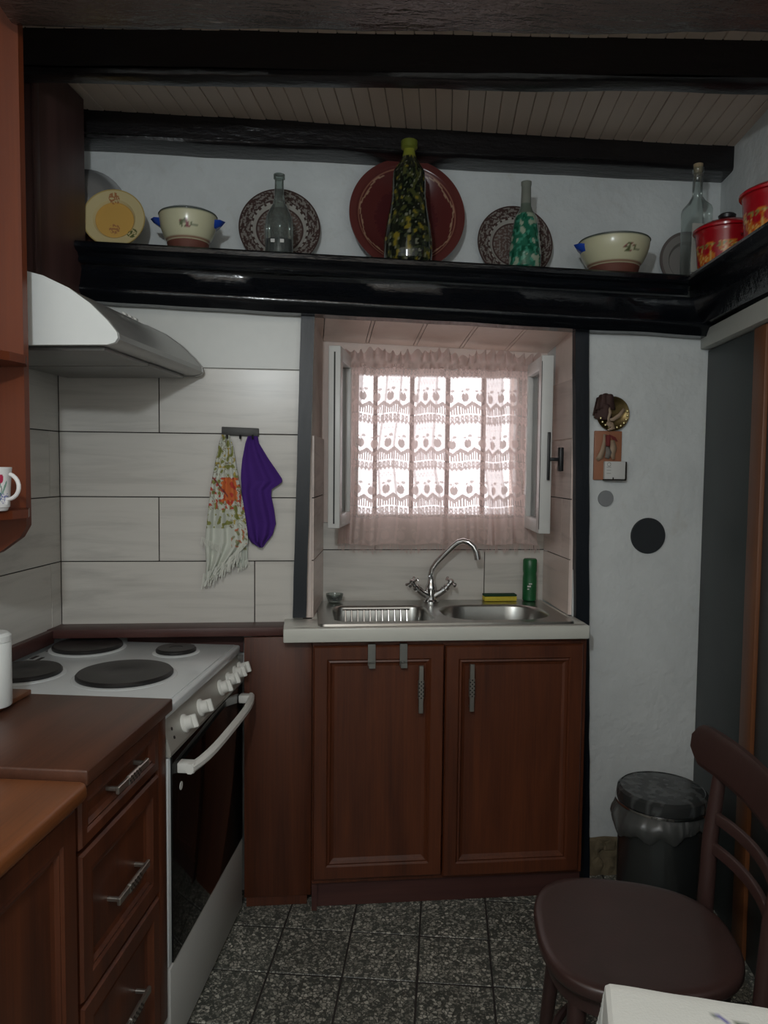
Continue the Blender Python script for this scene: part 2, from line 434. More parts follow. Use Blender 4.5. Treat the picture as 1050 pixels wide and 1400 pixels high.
for x0, x1 in ((-0.95, -0.762), (-0.762, -0.461), (-0.461, -0.005)): wall_tile(x0, x1, rows[1], rows[2])
for x0, x1 in ((-0.95, -0.762), (-0.762, -0.162), (-0.162, -0.005)): wall_tile(x0, x1, rows[2], rows[3])
for x0, x1 in ((-0.95, -0.762), (-0.762, -0.458), (-0.458, -0.005)): wall_tile(x0, x1, rows[3], rows[4])
link('grout', MB().box(-1.0, -0.005, YT + 0.0045, YT + 0.008, 1.703, 1.92), M_GROUTL, wall_back)
tag(wall_tile(-0.95, -0.005, rows[4], 1.93, mat=M_TILET), 'glossy pale tile in the top row')
# alcove tiles
link('grout', MB().box(0.0, 0.93, YA + 0.002, YA + 0.0059, 0.86, WZ0 - 0.001), M_GROUT, wall_back)
for x0, x1 in ((0.03, 0.667), (0.667, 0.93)): wall_tile(x0, x1, 0.86, 1.094, YA - 0.003)
for x0, x1 in ((0.03, 0.255), (0.255, 0.855), (0.855, 0.95)): wall_tile(x0, x1, 1.094, WZ0, YA - 0.003)
def cheek(xa, xb, s, z0, z1, ya, yb):
    g = 0.0018; th = 0.006 * s
    def X(y): return xa + (xb - xa) * (y - YT) / (YA - YT)
    mbt = MB().prism([(X(ya + g) + 0, ya + g), (X(yb - g), yb - g), (X(yb - g) + th, yb - g), (X(ya + g) + th, ya + g)], lambda p, q, t: (p, q, t), z0 + g, z1 - g)
    link('tile', mbt, M_TILEA, wall_back)
for a, b in ((0.905, 1.094), (1.094, 1.297), (1.297, 1.499)):
    cheek(0.020, 0.060, 1, a, b, YT + 0.004, YA - 0.004)
for a, b, js in ((0.905, 1.094, (YT + 0.004, YA - 0.004)), (1.094, 1.297, (YT + 0.004, 2.56, YA - 0.004)), (1.297, 1.499, (YT + 0.004, YA - 0.004)), (1.499, 1.70, (YT + 0.004, YA - 0.004))):
    for ya, yb in zip(js[:-1], js[1:]): cheek(0.888, 0.898, -1, a, b, ya, yb)
# plain dark joints behind cheek tiles
gj = MB()
for z in (1.094, 1.297):
    gj.prism([(0.0205, YT + 0.01), (0.0605, YA), (0.0615, YA), (0.022, YT + 0.01)], lambda p, q, t: (p, q, t), z - 0.002, z + 0.002)
    gj.prism([(0.8875, YT + 0.01), (0.8975, YA), (0.8965, YA), (0.886, YT + 0.01)], lambda p, q, t: (p, q, t), z - 0.002, z + 0.002)
link('grout', gj, M_GROUT, wall_back)

# rough exposed stones at the foot of the right-hand plaster
mm = MB(); P = np.zeros((40, 14, 3))
for i in range(40):
    for j in range(14):
        x = 0.952 + 0.42 * i / 39; z = 0.0 + 0.135 * j / 13 + (0.012 * nz(x * 20, 3) if j == 13 else 0)
        P[i, j] = (x, YT - 0.002 - 0.010 * (0.5 + nz(x * 30, z * 34, 5)) * (j < 13), z)
mm.grid(P); link('rubble', mm, M_STONE, wall_back)
for k in range(9):
    sx = 0.955 + k * 0.048 + random.uniform(-0.008, 0.008)
    for zz, hh in ((0.035, 0.035), (0.105, 0.030)):
        b = bmesh.new(); bmesh.ops.create_icosphere(b, subdivisions=2, radius=1.0)
        q = MB(); vs = []
        for v in b.verts:
            d = 1 + 0.55 * nz(v.co.x * 1.4 + k * 3, v.co.y * 2, v.co.z * 2 + zz * 30)
            vs.append((sx + v.co.x * 0.023 * d, YT - 0.002 + v.co.y * 0.012 * d, max(0.0, zz + v.co.z * hh * 0.85 * d)))
        b.verts.index_update(); q.add(vs, [[v.index for v in f.verts] for f in b.faces], False); b.free()
        link('stone', q, M_STONE, wall_back)

# left wall with tiles
mb = MB().box(WL - 0.25, WL - 0.006, -1.5, 2.9, 0.0, 2.60)
wall_left = struct('wall_left', mb, M_PLAST, GM, 'left side wall tiled in grey beige behind the cooker', 'wall')
link('grout', MB().box(WL - 0.0059, WL - 0.003, 0.2, 2.30, 0.86, 1.92), M_GROUT, wall_left, GM)
EC = 2.279
for i, (a, b) in enumerate(zip([0.86] + rows[1:], rows[1:] + [1.92])):
    js = [EC, 2.224, 1.624, 1.024, 0.424] if i % 2 == 0 else [EC, 1.70, 1.10, 0.50]
    for e1, e0 in zip(js[:-1], js[1:]):
        link('tile', MB().box(WL - 0.006, WL + 0.0015, e0 + 0.0016, e1 - 0.0016, a + 0.0016, b - 0.0016, 0.0008, 1), M_TILEL, wall_left, GM)

# right wall: lower part (door side) and the set-back upper part
mb = MB().box(WR, WR + 0.25, -1.5, 2.9, 0.0, 2.0)
mb.prism([(0.955, 2.9), (1.2, 2.9), (1.2, -1.5), (0.955, -1.5)], lambda p, q, t: (p, q, t), 2.0, 2.60)
wall_right = struct('wall_right', mb, M_PLAST, GM, 'white plastered right wall behind the dark door', 'wall')
mb = MB().box(-1.5, 1.2, -1.6, -1.4, 0.0, 2.6)
struct('wall_front', mb, M_PLAST, GM, 'white plastered wall behind the viewer', 'wall')

# ceiling with narrow boards
mb = MB().box(-1.5, 1.3, -1.6, 3.0, ZC + 0.012, ZC + 0.12)
ceiling = struct('ceiling', mb, M_DARK if False else M_GROUT, GM, 'ceiling of narrow painted boards between dark beams', 'ceiling')
pb = MB().box(-0.0236, 0.0236, -1.5, 2.75, 0.0, 0.012, 0.002, 1)
pf = link('plank', pb, M_CEIL, ceiling, WM); pf.data.transform(PM['ceiling'])
k = 0; x = -1.19
while x < 1.05:
    m = Matrix.Translation((x, 0, ZC + random.uniform(-0.0012, 0.0012)))
    if k == 0: pf.matrix_local = m
    else: child_copy(pf, ceiling, m)
    k += 1; x += 0.0487

# beams ---------------------------------------------------------------
def beam(name, x0, x1, y0, y1, z0, z1, mats, lab, wob=0.006, tilt=0.0, ends=False, slope=0.0):
    n = 40; prof = [(0, 0.12), (0.04, 0.03), (0.14, 0.0), (0.86, 0.0), (0.97, 0.03), (1, 0.12), (1, 1), (0, 1)]
    P = np.zeros((n, len(prof) + 1, 3))
    for i in range(n):
        t = i / (n - 1); x = x0 + (x1 - x0) * t
        for j in range(len(prof) + 1):
            a, b = prof[j % len(prof)]
            wy = wob * nz(x * 2.2, j * 0.3, y0); wz = wob * nz(x * 2.7, 5 + j * 0.2, y0) + 0.35 * wob * nz(x * 14, 2 + j * 0.2)
            P[i, j] = (x, y0 + (y1 - y0) * a + wy + tilt * x, z0 + (z1 - z0) * b + (wz if b < 0.9 else 0) + slope * x)
    m = MB().grid(P); nv = len(prof) + 1
    m.f.append([i for i in range(nv - 1)]); m.mi.append(0); m.sm.append(False)
    o = len(m.v) - nv; m.f.append([o + i for i in range(nv - 1)]); m.mi.append(0); m.sm.append(False)
    for i, f in enumerate(m.f[:-2]):
        c = np.mean([m.v[k] for k in f], axis=0)
        if len(mats) > 1 and c[2] < z0 + 0.02: m.mi[i] = 1
    return struct(name, m, mats, WM, lab, 'beam', sharp=50)
beam('trim_1', -0.85, 1.66, 2.50, 2.625, 2.410, ZC + 0.01, [M_BEAM], 'dark beam along the top of the back wall under the ceiling boards', 0.006)
beam('trim_2', -1.02, 1.50, 1.995, 2.060, 2.383, ZC + 0.01, [M_BEAM], 'thick dark ceiling beam in front of the boarded strip', 0.006, -0.09, slope=0.0)
beam('trim_3', -0.605, 1.40, 1.46, 1.665, 2.308, ZC + 0.01, [M_BEAM2], 'glossy brown ceiling beam nearest the viewer', 0.012, -0.095)
def post(name, pb_, pt_, w_, z0, z1, lab):
    n = 24; P = np.zeros((n, 5, 3))
    for i in range(n):
        t = i / (n - 1); z = z0 + (z1 - z0) * t; x = pb_ + (pt_ - pb_) * t + 0.0018 * nz(z * 9, 1)
        ww = w_ + 0.002 * nz(z * 11, 7)
        for j, (a, b) in enumerate(((0, 0), (1, 0), (1, 1), (0, 1), (0, 0))): P[i, j] = (x + ww * a, 2.436 + (YT + 0.006 - 2.436) * b, z)
    m = MB().grid(P, False); m.f.append([0, 1, 2, 3]); m.mi.append(0); m.sm.append(False); o = (n - 1) * 5; m.f.append([o, o + 1, o + 2, o + 3]); m.mi.append(0); m.sm.append(False)
    return struct(name, m, M_POST, WM, lab, 'post')
post('trim_4', -0.040, -0.016, 0.043, 0.912, 1.90, 'black painted post left of the window alcove')
post('trim_5', 0.925, 0.873, 0.046, 0.0, 1.885, 'black painted post right of the window alcove, reaching the floor')
# alcove ceiling boards
AC = thing('trim_6', 'glossy pale boards lining the top of the window alcove', 'structure', (0.45, 2.6, 1.89), kind='structure')
def acz(x, y): return 1.893 - 0.026 * x - (y - YT) * 0.13
for i, x in enumerate((-0.004, 0.06, 0.225, 0.40, 0.57, 0.74)):
    x1 = (0.06, 0.225, 0.40, 0.57, 0.74, 0.935)[i]
    g = 0.0012
    for (a, b) in ((x, x + (x1 - x) * 0.93), (x + (x1 - x) * 0.93, x1)) if i else ((x, x1),):
        q = MB(); yy = (YT + 0.009, YA + 0.004)
        vs = [(xx, y, acz(xx, y) + dz) for dz in (0, 0.012) for y in yy for xx in (a + g, b - g)]
        q.add(vs, [(0, 2, 3, 1), (4, 5, 7, 6), (0, 1, 5, 4), (2, 6, 7, 3), (0, 4, 6, 2), (1, 3, 7, 5)])
        link('plank', q, M_ALCB, AC)

# ------------------------------------------------------------------ long shelf across the back wall
SH = thing('wall_shelf', 'long black moulded shelf across the back wall above the window', 'shelf', (0.3, 2.45, 1.87))
def shz(x): return 2.041 - 0.018 * x
PRB = [(2.625, 0.0), (2.352, 0.0), (2.346, -0.006), (2.346, -0.018), (2.354, -0.026), (2.366, -0.030), (2.372, -0.040), (2.368, -0.052), (2.374, -0.058), (2.385, -0.062),
       (2.390, -0.072), (2.376, -0.125), (2.372, -0.130), (2.370, -0.138), (2.374, -0.148), (2.386, -0.156), (2.400, -0.170), (2.625, -0.170)]
def shelf_part(name, idx, x0, x1, mat):
    n = 30; pr_ = [PRB[k] for k in idx]; P = np.zeros((n, len(pr_) + 1, 3))
    for i in range(n):
        x = x0 + (x1 - x0) * i / (n - 1)
        for j in range(len(pr_) + 1):
            y, z = pr_[j % len(pr_)]; wz = 0.0018 * nz(x * 6, z * 20)
            P[i, j] = (x, y + (0.0015 * nz(x * 7, z * 30, 3)) * (y < 2.5), shz(x) + z * (1 + 0.004 * x) - (0.008 * x if z < -0.06 else 0) + wz * (z < -0.01))
    q = MB().grid(P); nv = len(pr_) + 1
    for o in (0, (n - 1) * nv): q.f.append([o + i for i in range(nv - 1)]); q.mi.append(0); q.sm.append(False)
    return link(name, q, mat, SH, sharp=40)
shelf_part('shelf_board', [0, 1, 2, 3, 4, 5, 6, 7, 8], -0.93, 1.22, M_BLACK)
q = MB()
n = 40; idx = list(range(8, 18)); pr_ = [(2.50, -0.058)] + [PRB[k] for k in idx[1:-1]] + [(2.50, -0.170)]
P = np.zeros((n, len(pr_) + 1, 3))
for i in range(n):
    x = -0.93 + (1.42 + 0.93) * i / (n - 1)
    for j in range(len(pr_) + 1):
        y, z = pr_[j % len(pr_)]
        P[i, j] = (x, min(y, YT - 0.001) if y > 2.45 else y + 0.003 * nz(x * 8, z * 20), shz(x) + z - 0.008 * x * (z < -0.1) + 0.004 * nz(x * 5, 9) * (z < -0.14))
q.grid(P); nv = len(pr_) + 1
for o in (0, (n - 1) * nv): q.f.append([o + i for i in range(nv - 1)]); q.mi.append(0); q.sm.append(False)
link('fascia', q, M_BLACK, SH, sharp=40)

# right-hand shelf over the door, running towards the viewer
RS = thing('side_shelf', 'black shelf along the right wall above the dark door', 'shelf', (1.3, 1.9, 1.87))
def rsl(y): return 1.222 + (y - 2.43) * 0.135     # front edge x at world y
n = 2
q = MB()
for (dx0, z0, dx1, z1) in ((0.0, 1.985, None, 2.018),):
    vs = []
    for y in (0.9, 2.42):
        xf = rsl(y); vs += [(xf, y, z1), (xf - 0.004, y, z1 - 0.010), (xf + 0.004, y, z0), (xf + 0.20, y, z0), (xf + 0.22, y, z1)]
    q.add(vs, [(0, 1, 2, 3, 4), (9, 8, 7, 6, 5), (0, 5, 6, 1), (1, 6, 7, 2), (2, 7, 8, 3), (3, 8, 9, 4), (4, 9, 5, 0)])
link('shelf_board', q, M_BLACK, RS)
q = MB(); vs = []
for y in (0.9, 2.42):
    xf = rsl(y); vs += [(xf + 0.030, y, 1.985), (xf + 0.036, y, 1.93), (xf + 0.06, y, 1.872), (xf + 0.14, y, 1.866), (xf + 0.18, y, 1.985)]
q.add(vs, [(0, 1, 2, 3, 4), (9, 8, 7, 6, 5), (0, 5, 6, 1), (1, 6, 7, 2), (2, 7, 8, 3), (3, 8, 9, 4), (4, 9, 5, 0)])
link('fascia', q, M_BLACK, RS)

# ------------------------------------------------------------------ door on the right
D1 = thing('door_1', 'dark green painted door with brown wooden jamb on the right', 'door', (WR, 2.1, 0), GM, kind='structure')
link('door_leaf', MB().box(WR - 0.022, WR - 0.002, 2.256, 2.662, 0.0, 1.80, 0.003), M_DOOR, D1, GM)
link('jamb', MB().box(WR - 0.032, WR - 0.002, 2.170, 2.252, 0.0, 1.80, 0.004), W_JAMB, D1, GM)
link('door_leaf', MB().box(WR - 0.022, WR - 0.002, 1.05, 2.167, 0.0, 1.80, 0.003), M_DOOR, D1, GM)
tag(link('lintel', MB().box(WR - 0.050, WR - 0.001, 0.9, 2.655, 1.803, 1.862, 0.004), M_LINTEL, D1, GM), 'off-white lintel board')

# ------------------------------------------------------------------ window
W1 = thing('window_1', 'small barred window with casements open inwards', 'window', (0.49, 2.85, WZ0), kind='structure')
q = MB(); t_ = 0.028
q.box(WX0, WX1, 2.80, 2.85, WZ0, WZ0 + t_, 0.003); q.box(WX0, WX1, 2.80, 2.85, WZ1 - t_, WZ1, 0.003)
q.box(WX0, WX0 + t_, 2.80, 2.85, WZ0 + t_, WZ1 - t_, 0.003); q.box(WX1 - t_, WX1, 2.80, 2.85, WZ0 + t_, WZ1 - t_, 0.003)
link('window_frame', q, M_FRAME, W1)
for x in (0.262, 0.402, 0.540, 0.680):
    link('window_bar', MB().box(x - 0.008, x + 0.008, 2.885, 2.90, WZ0 + 0.001, WZ1 - 0.001), M_BAR, W1)
def casement(hx, hy, ang, s, z0, z1, wd, seal):
    """s: +1 leaf lies on the +x side of the hinge when closed"""
    R = Matrix.Translation((hx, hy, 0)) @ Matrix.Rotation(ang, 4, 'Z')
    fr = 0.045; th = 0.040
    q = MB(); sx = s
    def B(a, b, c, d, e, f, bv=0.003): q.box(min(a * sx, b * sx), max(a * sx, b * sx), c, d, e, f, bv)
    B(0, fr, -th, 0, z0, z1); B(wd - fr, wd, -th, 0, z0, z1)
    B(fr, wd - fr, -th, 0, z0, z0 + fr); B(fr, wd - fr, -th, 0, z1 - fr, z1)
    q.v = [tuple(R @ Vector(p)) for p in q.v]
    c = link('casement', q, M_FRAME, W1)
    g = MB().box(min(fr * sx, (wd - fr) * sx), max(fr * sx, (wd - fr) * sx), -th / 2 - 0.002, -th / 2 + 0.002, z0 + fr, z1 - fr)
    g.v = [tuple(R @ Vector(p)) for p in g.v]; link('pane', g, M_PANE, c)
    sl = MB(); a, b = (wd, wd + 0.0015)
    sl.box(min(a * sx, b * sx), max(a * sx, b * sx), seal[0], seal[1], z0 + 0.015, z1 - 0.02)
    sl.v = [tuple(R @ Vector(p)) for p in sl.v]; link('seal', sl, M_SEAL, c)
    return c, R
# left leaf swings back against the left cheek, right leaf stands open
casement(0.168, 2.765, math.radians(-(180 - 78)), 1, 1.195, 1.792, 0.27, (-0.022, -0.017))
cR, RR = casement(0.808, 2.765, math.radians(84), -1, 1.180, 1.775, 0.285, (-0.002, 0.0))
# espagnolette handle on the right leaf
q = MB(); q.box(0.800, 0.808, 2.462, 2.474, 1.36, 1.52, 0.002); q.box(0.806, 0.845, 2.464, 2.474, 1.424, 1.436, 0.002); q.box(0.838, 0.852, 2.455, 2.480, 1.39, 1.47, 0.003)
link('handle', q, M_BLACKP, cR)

# ------------------------------------------------------------------ lace curtain
def lace(u, v):
    """opacity of the knitted pattern; u along, v down from the top, metres"""
    P_ = 0.167; A_ = 0.064
    w_ = (v - 0.050) % P_ - 0.060          # 0 at apple centre
    k = u / A_; a = (k - math.floor(k) - 0.5) * A_
    net = 0.32 + 0.08 * (math.sin(u * 900) * math.sin(v * 900) > 0.2)
    d = net
    sc = 0.034 - 0.55 * abs(a)                # scallop line
    if w_ < -0.045 or (w_ > 0.085):           # open net with zigzag sprigs
        zz = 0.088 + 0.010 * abs(((u / 0.018) % 1) * 2 - 1)
        if w_ > 0.085: d = 0.86 if w_ < zz else net
        else: d = net + (0.22 if (math.sin(u * 330) * math.sin(v * 330) > 0.55) else 0)
        return d
    rr = math.hypot(a * 1.0, (w_) * 1.0)
    if w_ < sc + 0.012:
        if rr < 0.0165 and not (w_ < -0.011 and abs(a) < 0.003): d = 0.92
        elif abs(a) < 0.0016 and -0.026 < w_ < -0.012: d = 0.7
        elif math.hypot(a - 0.012, (w_ + 0.027) * 1.8) < 0.0095 or math.hypot(a + 0.012, (w_ + 0.022) * 2.2) < 0.007: d = 0.82
        elif abs(w_ - sc) < 0.0028: d = 0.92
        elif rr > 0.024 and w_ > sc: d = 0.90
        return d
    if w_ < 0.060:
        return 0.92 if ((u / 0.0105) % 1) < 0.62 else 0.18
    if w_ < 0.065: return 0.22
    if w_ < 0.085:
        q_ = ((u / 0.020) % 1) * 2 - 1; y_ = (w_ - 0.075) / 0.010
        if abs(abs(q_) - 0.97) < 0.09: return 0.15
        return 0.93 if abs(abs(q_) - abs(y_)) > 0.20 else 0.62
    return d
CU = thing('lace_curtain', 'pink lace curtain with apple motifs hanging across the window', 'curtain', (0.5, 2.74, 1.10))
NU, NV = 400, 250
U = np.linspace(0, 1, NU); V = np.linspace(0, 1, NV)
CX0, CX1 = 0.118, 0.870; CZ1, CZ0 = 1.762, 1.118
def fold(t, v):
    """x, y of cloth across its width t, down v"""
    amp = 0.5 + 0.6 * v
    ph = 18 * t + 1.2 * math.sin(9 * t) + 0.25 * v * math.sin(14 * t)
    y = 0.010 * amp * math.sin(ph * 2.2) + 0.006 * math.sin(ph * 5.1 + 1) * amp
    return y
# horizontally gathered: arc length drives the pattern
arc = [0.0]
for i in range(1, NU):
    dx = (CX1 - CX0) / (NU - 1); gather = 1.12 + (0.5 if U[i] < 0.065 or 0.39 < U[i] < 0.49 or 0.745 < U[i] < 0.835 else 0)
    arc.append(arc[-1] + dx * gather)
P = np.zeros((NU, NV, 3)); dens = np.zeros((NU, NV))
for i, t in enumerate(U):
    for j, v in enumerate(V):
        z = CZ1 + (CZ0 - CZ1) * v
        xl = 0.150 - 0.036 * v ** 0.7; xr = 0.806 + 0.062 * max(0, v - 0.15) ** 0.9
        P[i, j] = (xl + (xr - xl) * t + 0.006 * math.sin(3 * v + 9 * t), 2.735 + fold(t, v), z + 0.004 * math.sin(t * 30))
        dd = lace(arc[i], (CZ1 - z) )
        if z < 1.215: dd = 0.55 + 0.25 * dd
        s_ = 0.0; tt = t + 0.012 * math.sin(z * 14)
        for a_, b_, g_ in ((-0.1, 0.065, 0.62), (0.20, 0.285, 0.26), (0.39, 0.49, 0.34), (0.745, 0.835, 0.45), (0.885, 0.93, 0.35), (0.96, 1.1, 0.4)):
            if a_ < tt < b_: s_ = max(s_, g_)
            if min(abs(tt - a_), abs(tt - b_)) < 0.006: s_ = max(s_, 0.62)
        dens[i, j] = min(0.95, dd + s_ * (1 - dd))
q = MB().grid(P); dl = dens.reshape(-1)
o = link('lace_cloth', q, M_LACE, CU)
at = o.data.color_attributes.new('paint', 'FLOAT_COLOR', 'POINT')
at.data.foreach_set('color', np.stack([dl, dl, dl, np.ones_like(dl)], 1).astype(np.float32).ravel())
# gathered heading
NU2 = 260; P = np.zeros((NU2, 14, 3))
for i in range(NU2):
    t = i / (NU2 - 1); x = 0.135 + (0.845 - 0.135) * t
    hgt = 0.045 + 0.014 * nz(t * 9, 2) + 0.006 * math.sin(t * 160)
    for j in range(14):
        v = j / 13
        ruff = abs(v - 0.35) * 0.035
        P[i, j] = (x + 0.012 * v * nz(t * 14, 4), 2.728 + ruff * math.sin(t * 130 + 2.5 * nz(t * 8, 1)) + 0.010 * nz(t * 22, v * 2), 1.752 + hgt * 1.35 * v + 0.012 * nz(t * 6, 8) * v)
q = MB().grid(P)
o = link('ruffle', q, M_LACE, CU, paint=lambda p: ((0.88,) * 3 if nz(p[0] * 30, p[2] * 60) > -0.25 else (0.78,) * 3))
q = MB().tube([(0.125, 2.742, 1.763), (0.50, 2.742, 1.758), (0.865, 2.742, 1.763)], 0.004, 8); link('curtain_rod', q, M_NICKEL, CU)
q = MB()
for i in range(190):
    t = (i + 0.5) / 190; xl, xr = 0.114, 0.864
    x = xl + (xr - xl) * t; y = 2.735 + fold(t, 1) + random.uniform(-0.003, 0.003); L_ = random.uniform(0.018, 0.034); z = CZ0 + 0.004 * math.sin(t * 30) + 0.002
    dx = random.uniform(-0.005, 0.005) + 0.004 * math.sin(i * 0.7)
    q.tube([(x, y, z), (x + dx * 0.4, y, z - L_ * 0.6), (x + dx, y - 0.002, z - L_)], 0.0011, 4, False)
tag(link('fringe', q, M_LACE, CU, paint=lambda p: (0.85,) * 3), kind='stuff')

# ------------------------------------------------------------------ sink cabinet
def doorprof(big=1.0):
    f_ = 0.036 * big
    return [(0.0, 0.012), (0.004, 0.018), (f_, 0.018), (f_ + 0.005, 0.013), (f_ + 0.010, 0.015), (f_ + 0.016, 0.009), (f_ + 0.024, 0.006)]
def handle(parent, c, axis, L_, out, frame, name='handle'):
    """bar handle with woven middle; axis 0/1/2 along, out: unit vector away from face"""
    A = Vector((0, 0, 0)); A[axis] = 1; O = Vector(out); B_ = A.cross(O); c = Vector(c)
    q = MB()
    def blk(a0, a1, b0, b1, o0, o1, bv=0.0015):
        q.box(a0, a1, b0, b1, o0, o1, bv, 1, fn=lambda p: tuple(c + A * p[0] + B_ * p[1] + O * p[2]))
    blk(-L_ / 2, L_ / 2, -0.0075, 0.0075, 0.024, 0.031)
    blk(-L_ * 0.2, L_ * 0.2, -0.0100, 0.0100, 0.0235, 0.0325, 0.003)
    for s in (-1, 1): blk(s * L_ * 0.43 - 0.004, s * L_ * 0.43 + 0.004, -0.004, 0.004, 0.0, 0.025)
    q.cur = 1
    for i in range(-4, 5):
        for j in (-1, 0, 1):
            if (i + j) % 2 == 0:
                a = i * L_ * 0.042; b = j * 0.0062
                blk(a - 0.0022, a + 0.0022, b - 0.0020, b + 0.0020, 0.0320, 0.0331, 0)
    return tag(link(name, q, [M_NICKEL, M_DOT], parent, frame), 'metal bar handle with woven middle')
YD = 2.315
SKC = thing('sink_cabinet', 'reddish brown two-door cabinet under the sink', 'cabinet', (0.455, 2.5, 0.0))
q = MB().box(0.024, 0.042, YD + 0.020, 2.452, 0.085, 0.860).box(0.882, 0.900, YD + 0.020, 2.452, 0.085, 0.860).box(0.0421, 0.8819, YD + 0.020, 2.452, 0.085, 0.103)
link('carcass', q, W_CAB, SKC)
link('front_rail', MB().box(0.0421, 0.8819, YD + 0.020, YD + 0.038, 0.80, 0.860), W_CAB, SKC)
link('plinth', MB().box(0.040, 0.902, YD + 0.036, 2.44, 0.001, 0.084).box(0.024, 0.040, YD + 0.012, 2.42, 0.001, 0.0845), W_PLINTH, SKC)
fw_ = lambda u, v, d: (u, YD + 0.018 - d, v)
dl_ = link('door', MB().rings(0.026, 0.434, 0.104, 0.846, doorprof(1.15), fw_, 0.0), W_CAB, SKC)
dr_ = link('door', MB().rings(0.438, 0.884, 0.098, 0.842, doorprof(1.15), fw_, 0.0), W_CAB, SKC)
handle(dl_, (0.357, YD, 0.714), 2, 0.150, (0, -1, 0), WM); handle(dr_, (0.517, YD, 0.716), 2, 0.150, (0, -1, 0), WM)
for i, (x, s) in enumerate(((0.205, 'left'), (0.304, 'right'))):
    q = MB(); q.box(x - 0.012, x + 0.012, YD - 0.0065, YD - 0.0045, 0.785, 0.853, 0.0005, 1)
    q.box(x - 0.010, x + 0.010, YD - 0.022, YD - 0.0045, 0.781, 0.7845, 0.0005, 1); q.box(x - 0.010, x + 0.010, YD - 0.024, YD - 0.0222, 0.781, 0.795, 0.0005, 1)
    q.box(x - 0.012, x + 0.012, YD - 0.0045, YD + 0.003, 0.8505, 0.853, 0.0003, 1)
    q.lathe([(0.0001, 0), (0.004, 0), (0.004, 0.0012), (0.0001, 0.0012)], (x, YD - 0.0066, 0.792), 10, Matrix.Rotation(math.pi / 2, 4, 'X'))
    tag(link('door_hook', q, M_STEEL), f'flat grey metal over-door hook, {s} one of the pair on the sink cabinet door', 'hook', 'over-door hooks')
# filler panel beside the cooker, wooden ledge
FP = thing('filler_panel', 'plain reddish wooden panel between cooker and sink cabinet', 'panel', (-0.08, 2.40, 0))
link('panel', MB().box(-0.188, 0.0225, 2.364, 2.378, 0.032, 0.866, 0.0015), W_CAB, FP)
link('plinth', MB().box(-0.182, 0.009, 2.368, 2.382, 0.001, 0.030), W_CAB, FP)
q = MB(); q.box(-0.80, -0.066, 2.372, YT + 0.004, 0.868, 0.895, 0.003); q.box(-0.56, -0.197, 2.452, YT + 0.004, 0.80, 0.869); tag(link('worktop_strip', q, W_PLINTH), 'narrow dark brown worktop strip behind the cooker along the tiles', 'worktop')
q = MB(); q.box(WL - 0.001, WL + 0.020, 1.30, 2.20, 0.853, 0.893, 0.002); tag(link('wall_upstand', q, W_PLINTH, None, GM), 'brown wooden upstand along the left wall behind the cooker', 'trim')

# white slab around the sink
q = MB()
q.box(-0.066, 0.896, 2.300, 2.335, 0.862, 0.905, 0.004); q.box(-0.066, 0.048, 2.3351, 2.455, 0.862, 0.905, 0.002); q.box(0.846, 0.896, 2.3351, 2.455, 0.862, 0.905, 0.002)
q.box(0.022, 0.060, 2.4551, 2.775, 0.862, 0.905, 0.002); q.box(0.855, 0.884, 2.4551, 2.775, 0.862, 0.905, 0.002); q.box(0.060, 0.855, 2.738, 2.775, 0.862, 0.905, 0.002)
tag(link('stone_worktop', q, M_MARBLE), 'white stone worktop slab around the double sink', 'worktop')

# double sink
SK = thing('sink', 'stainless steel double bowl sink set in the white slab', 'sink', (0.45, 2.53, 0.90))
def rrect(cx, cy, hx, hy, r, n=8):
    out = []
    for (sx, sy, a0) in ((1, 1, 0), (-1, 1, 90), (-1, -1, 180), (1, -1, 270)):
        for k in range(n + 1):
            a = math.radians(a0 + 90 * k / n); out.append((cx + sx * (hx - r) + r * math.cos(a), cy + sy * (hy - r) + r * math.sin(a)))
    return out
ZD = 0.912
def bowl_ring(l, z): return [(x, y, z) for x, y in l]
b = bmesh.new(); loops = []
outer = rrect(0.4505, 2.5365, 0.408, 0.2065, 0.02)
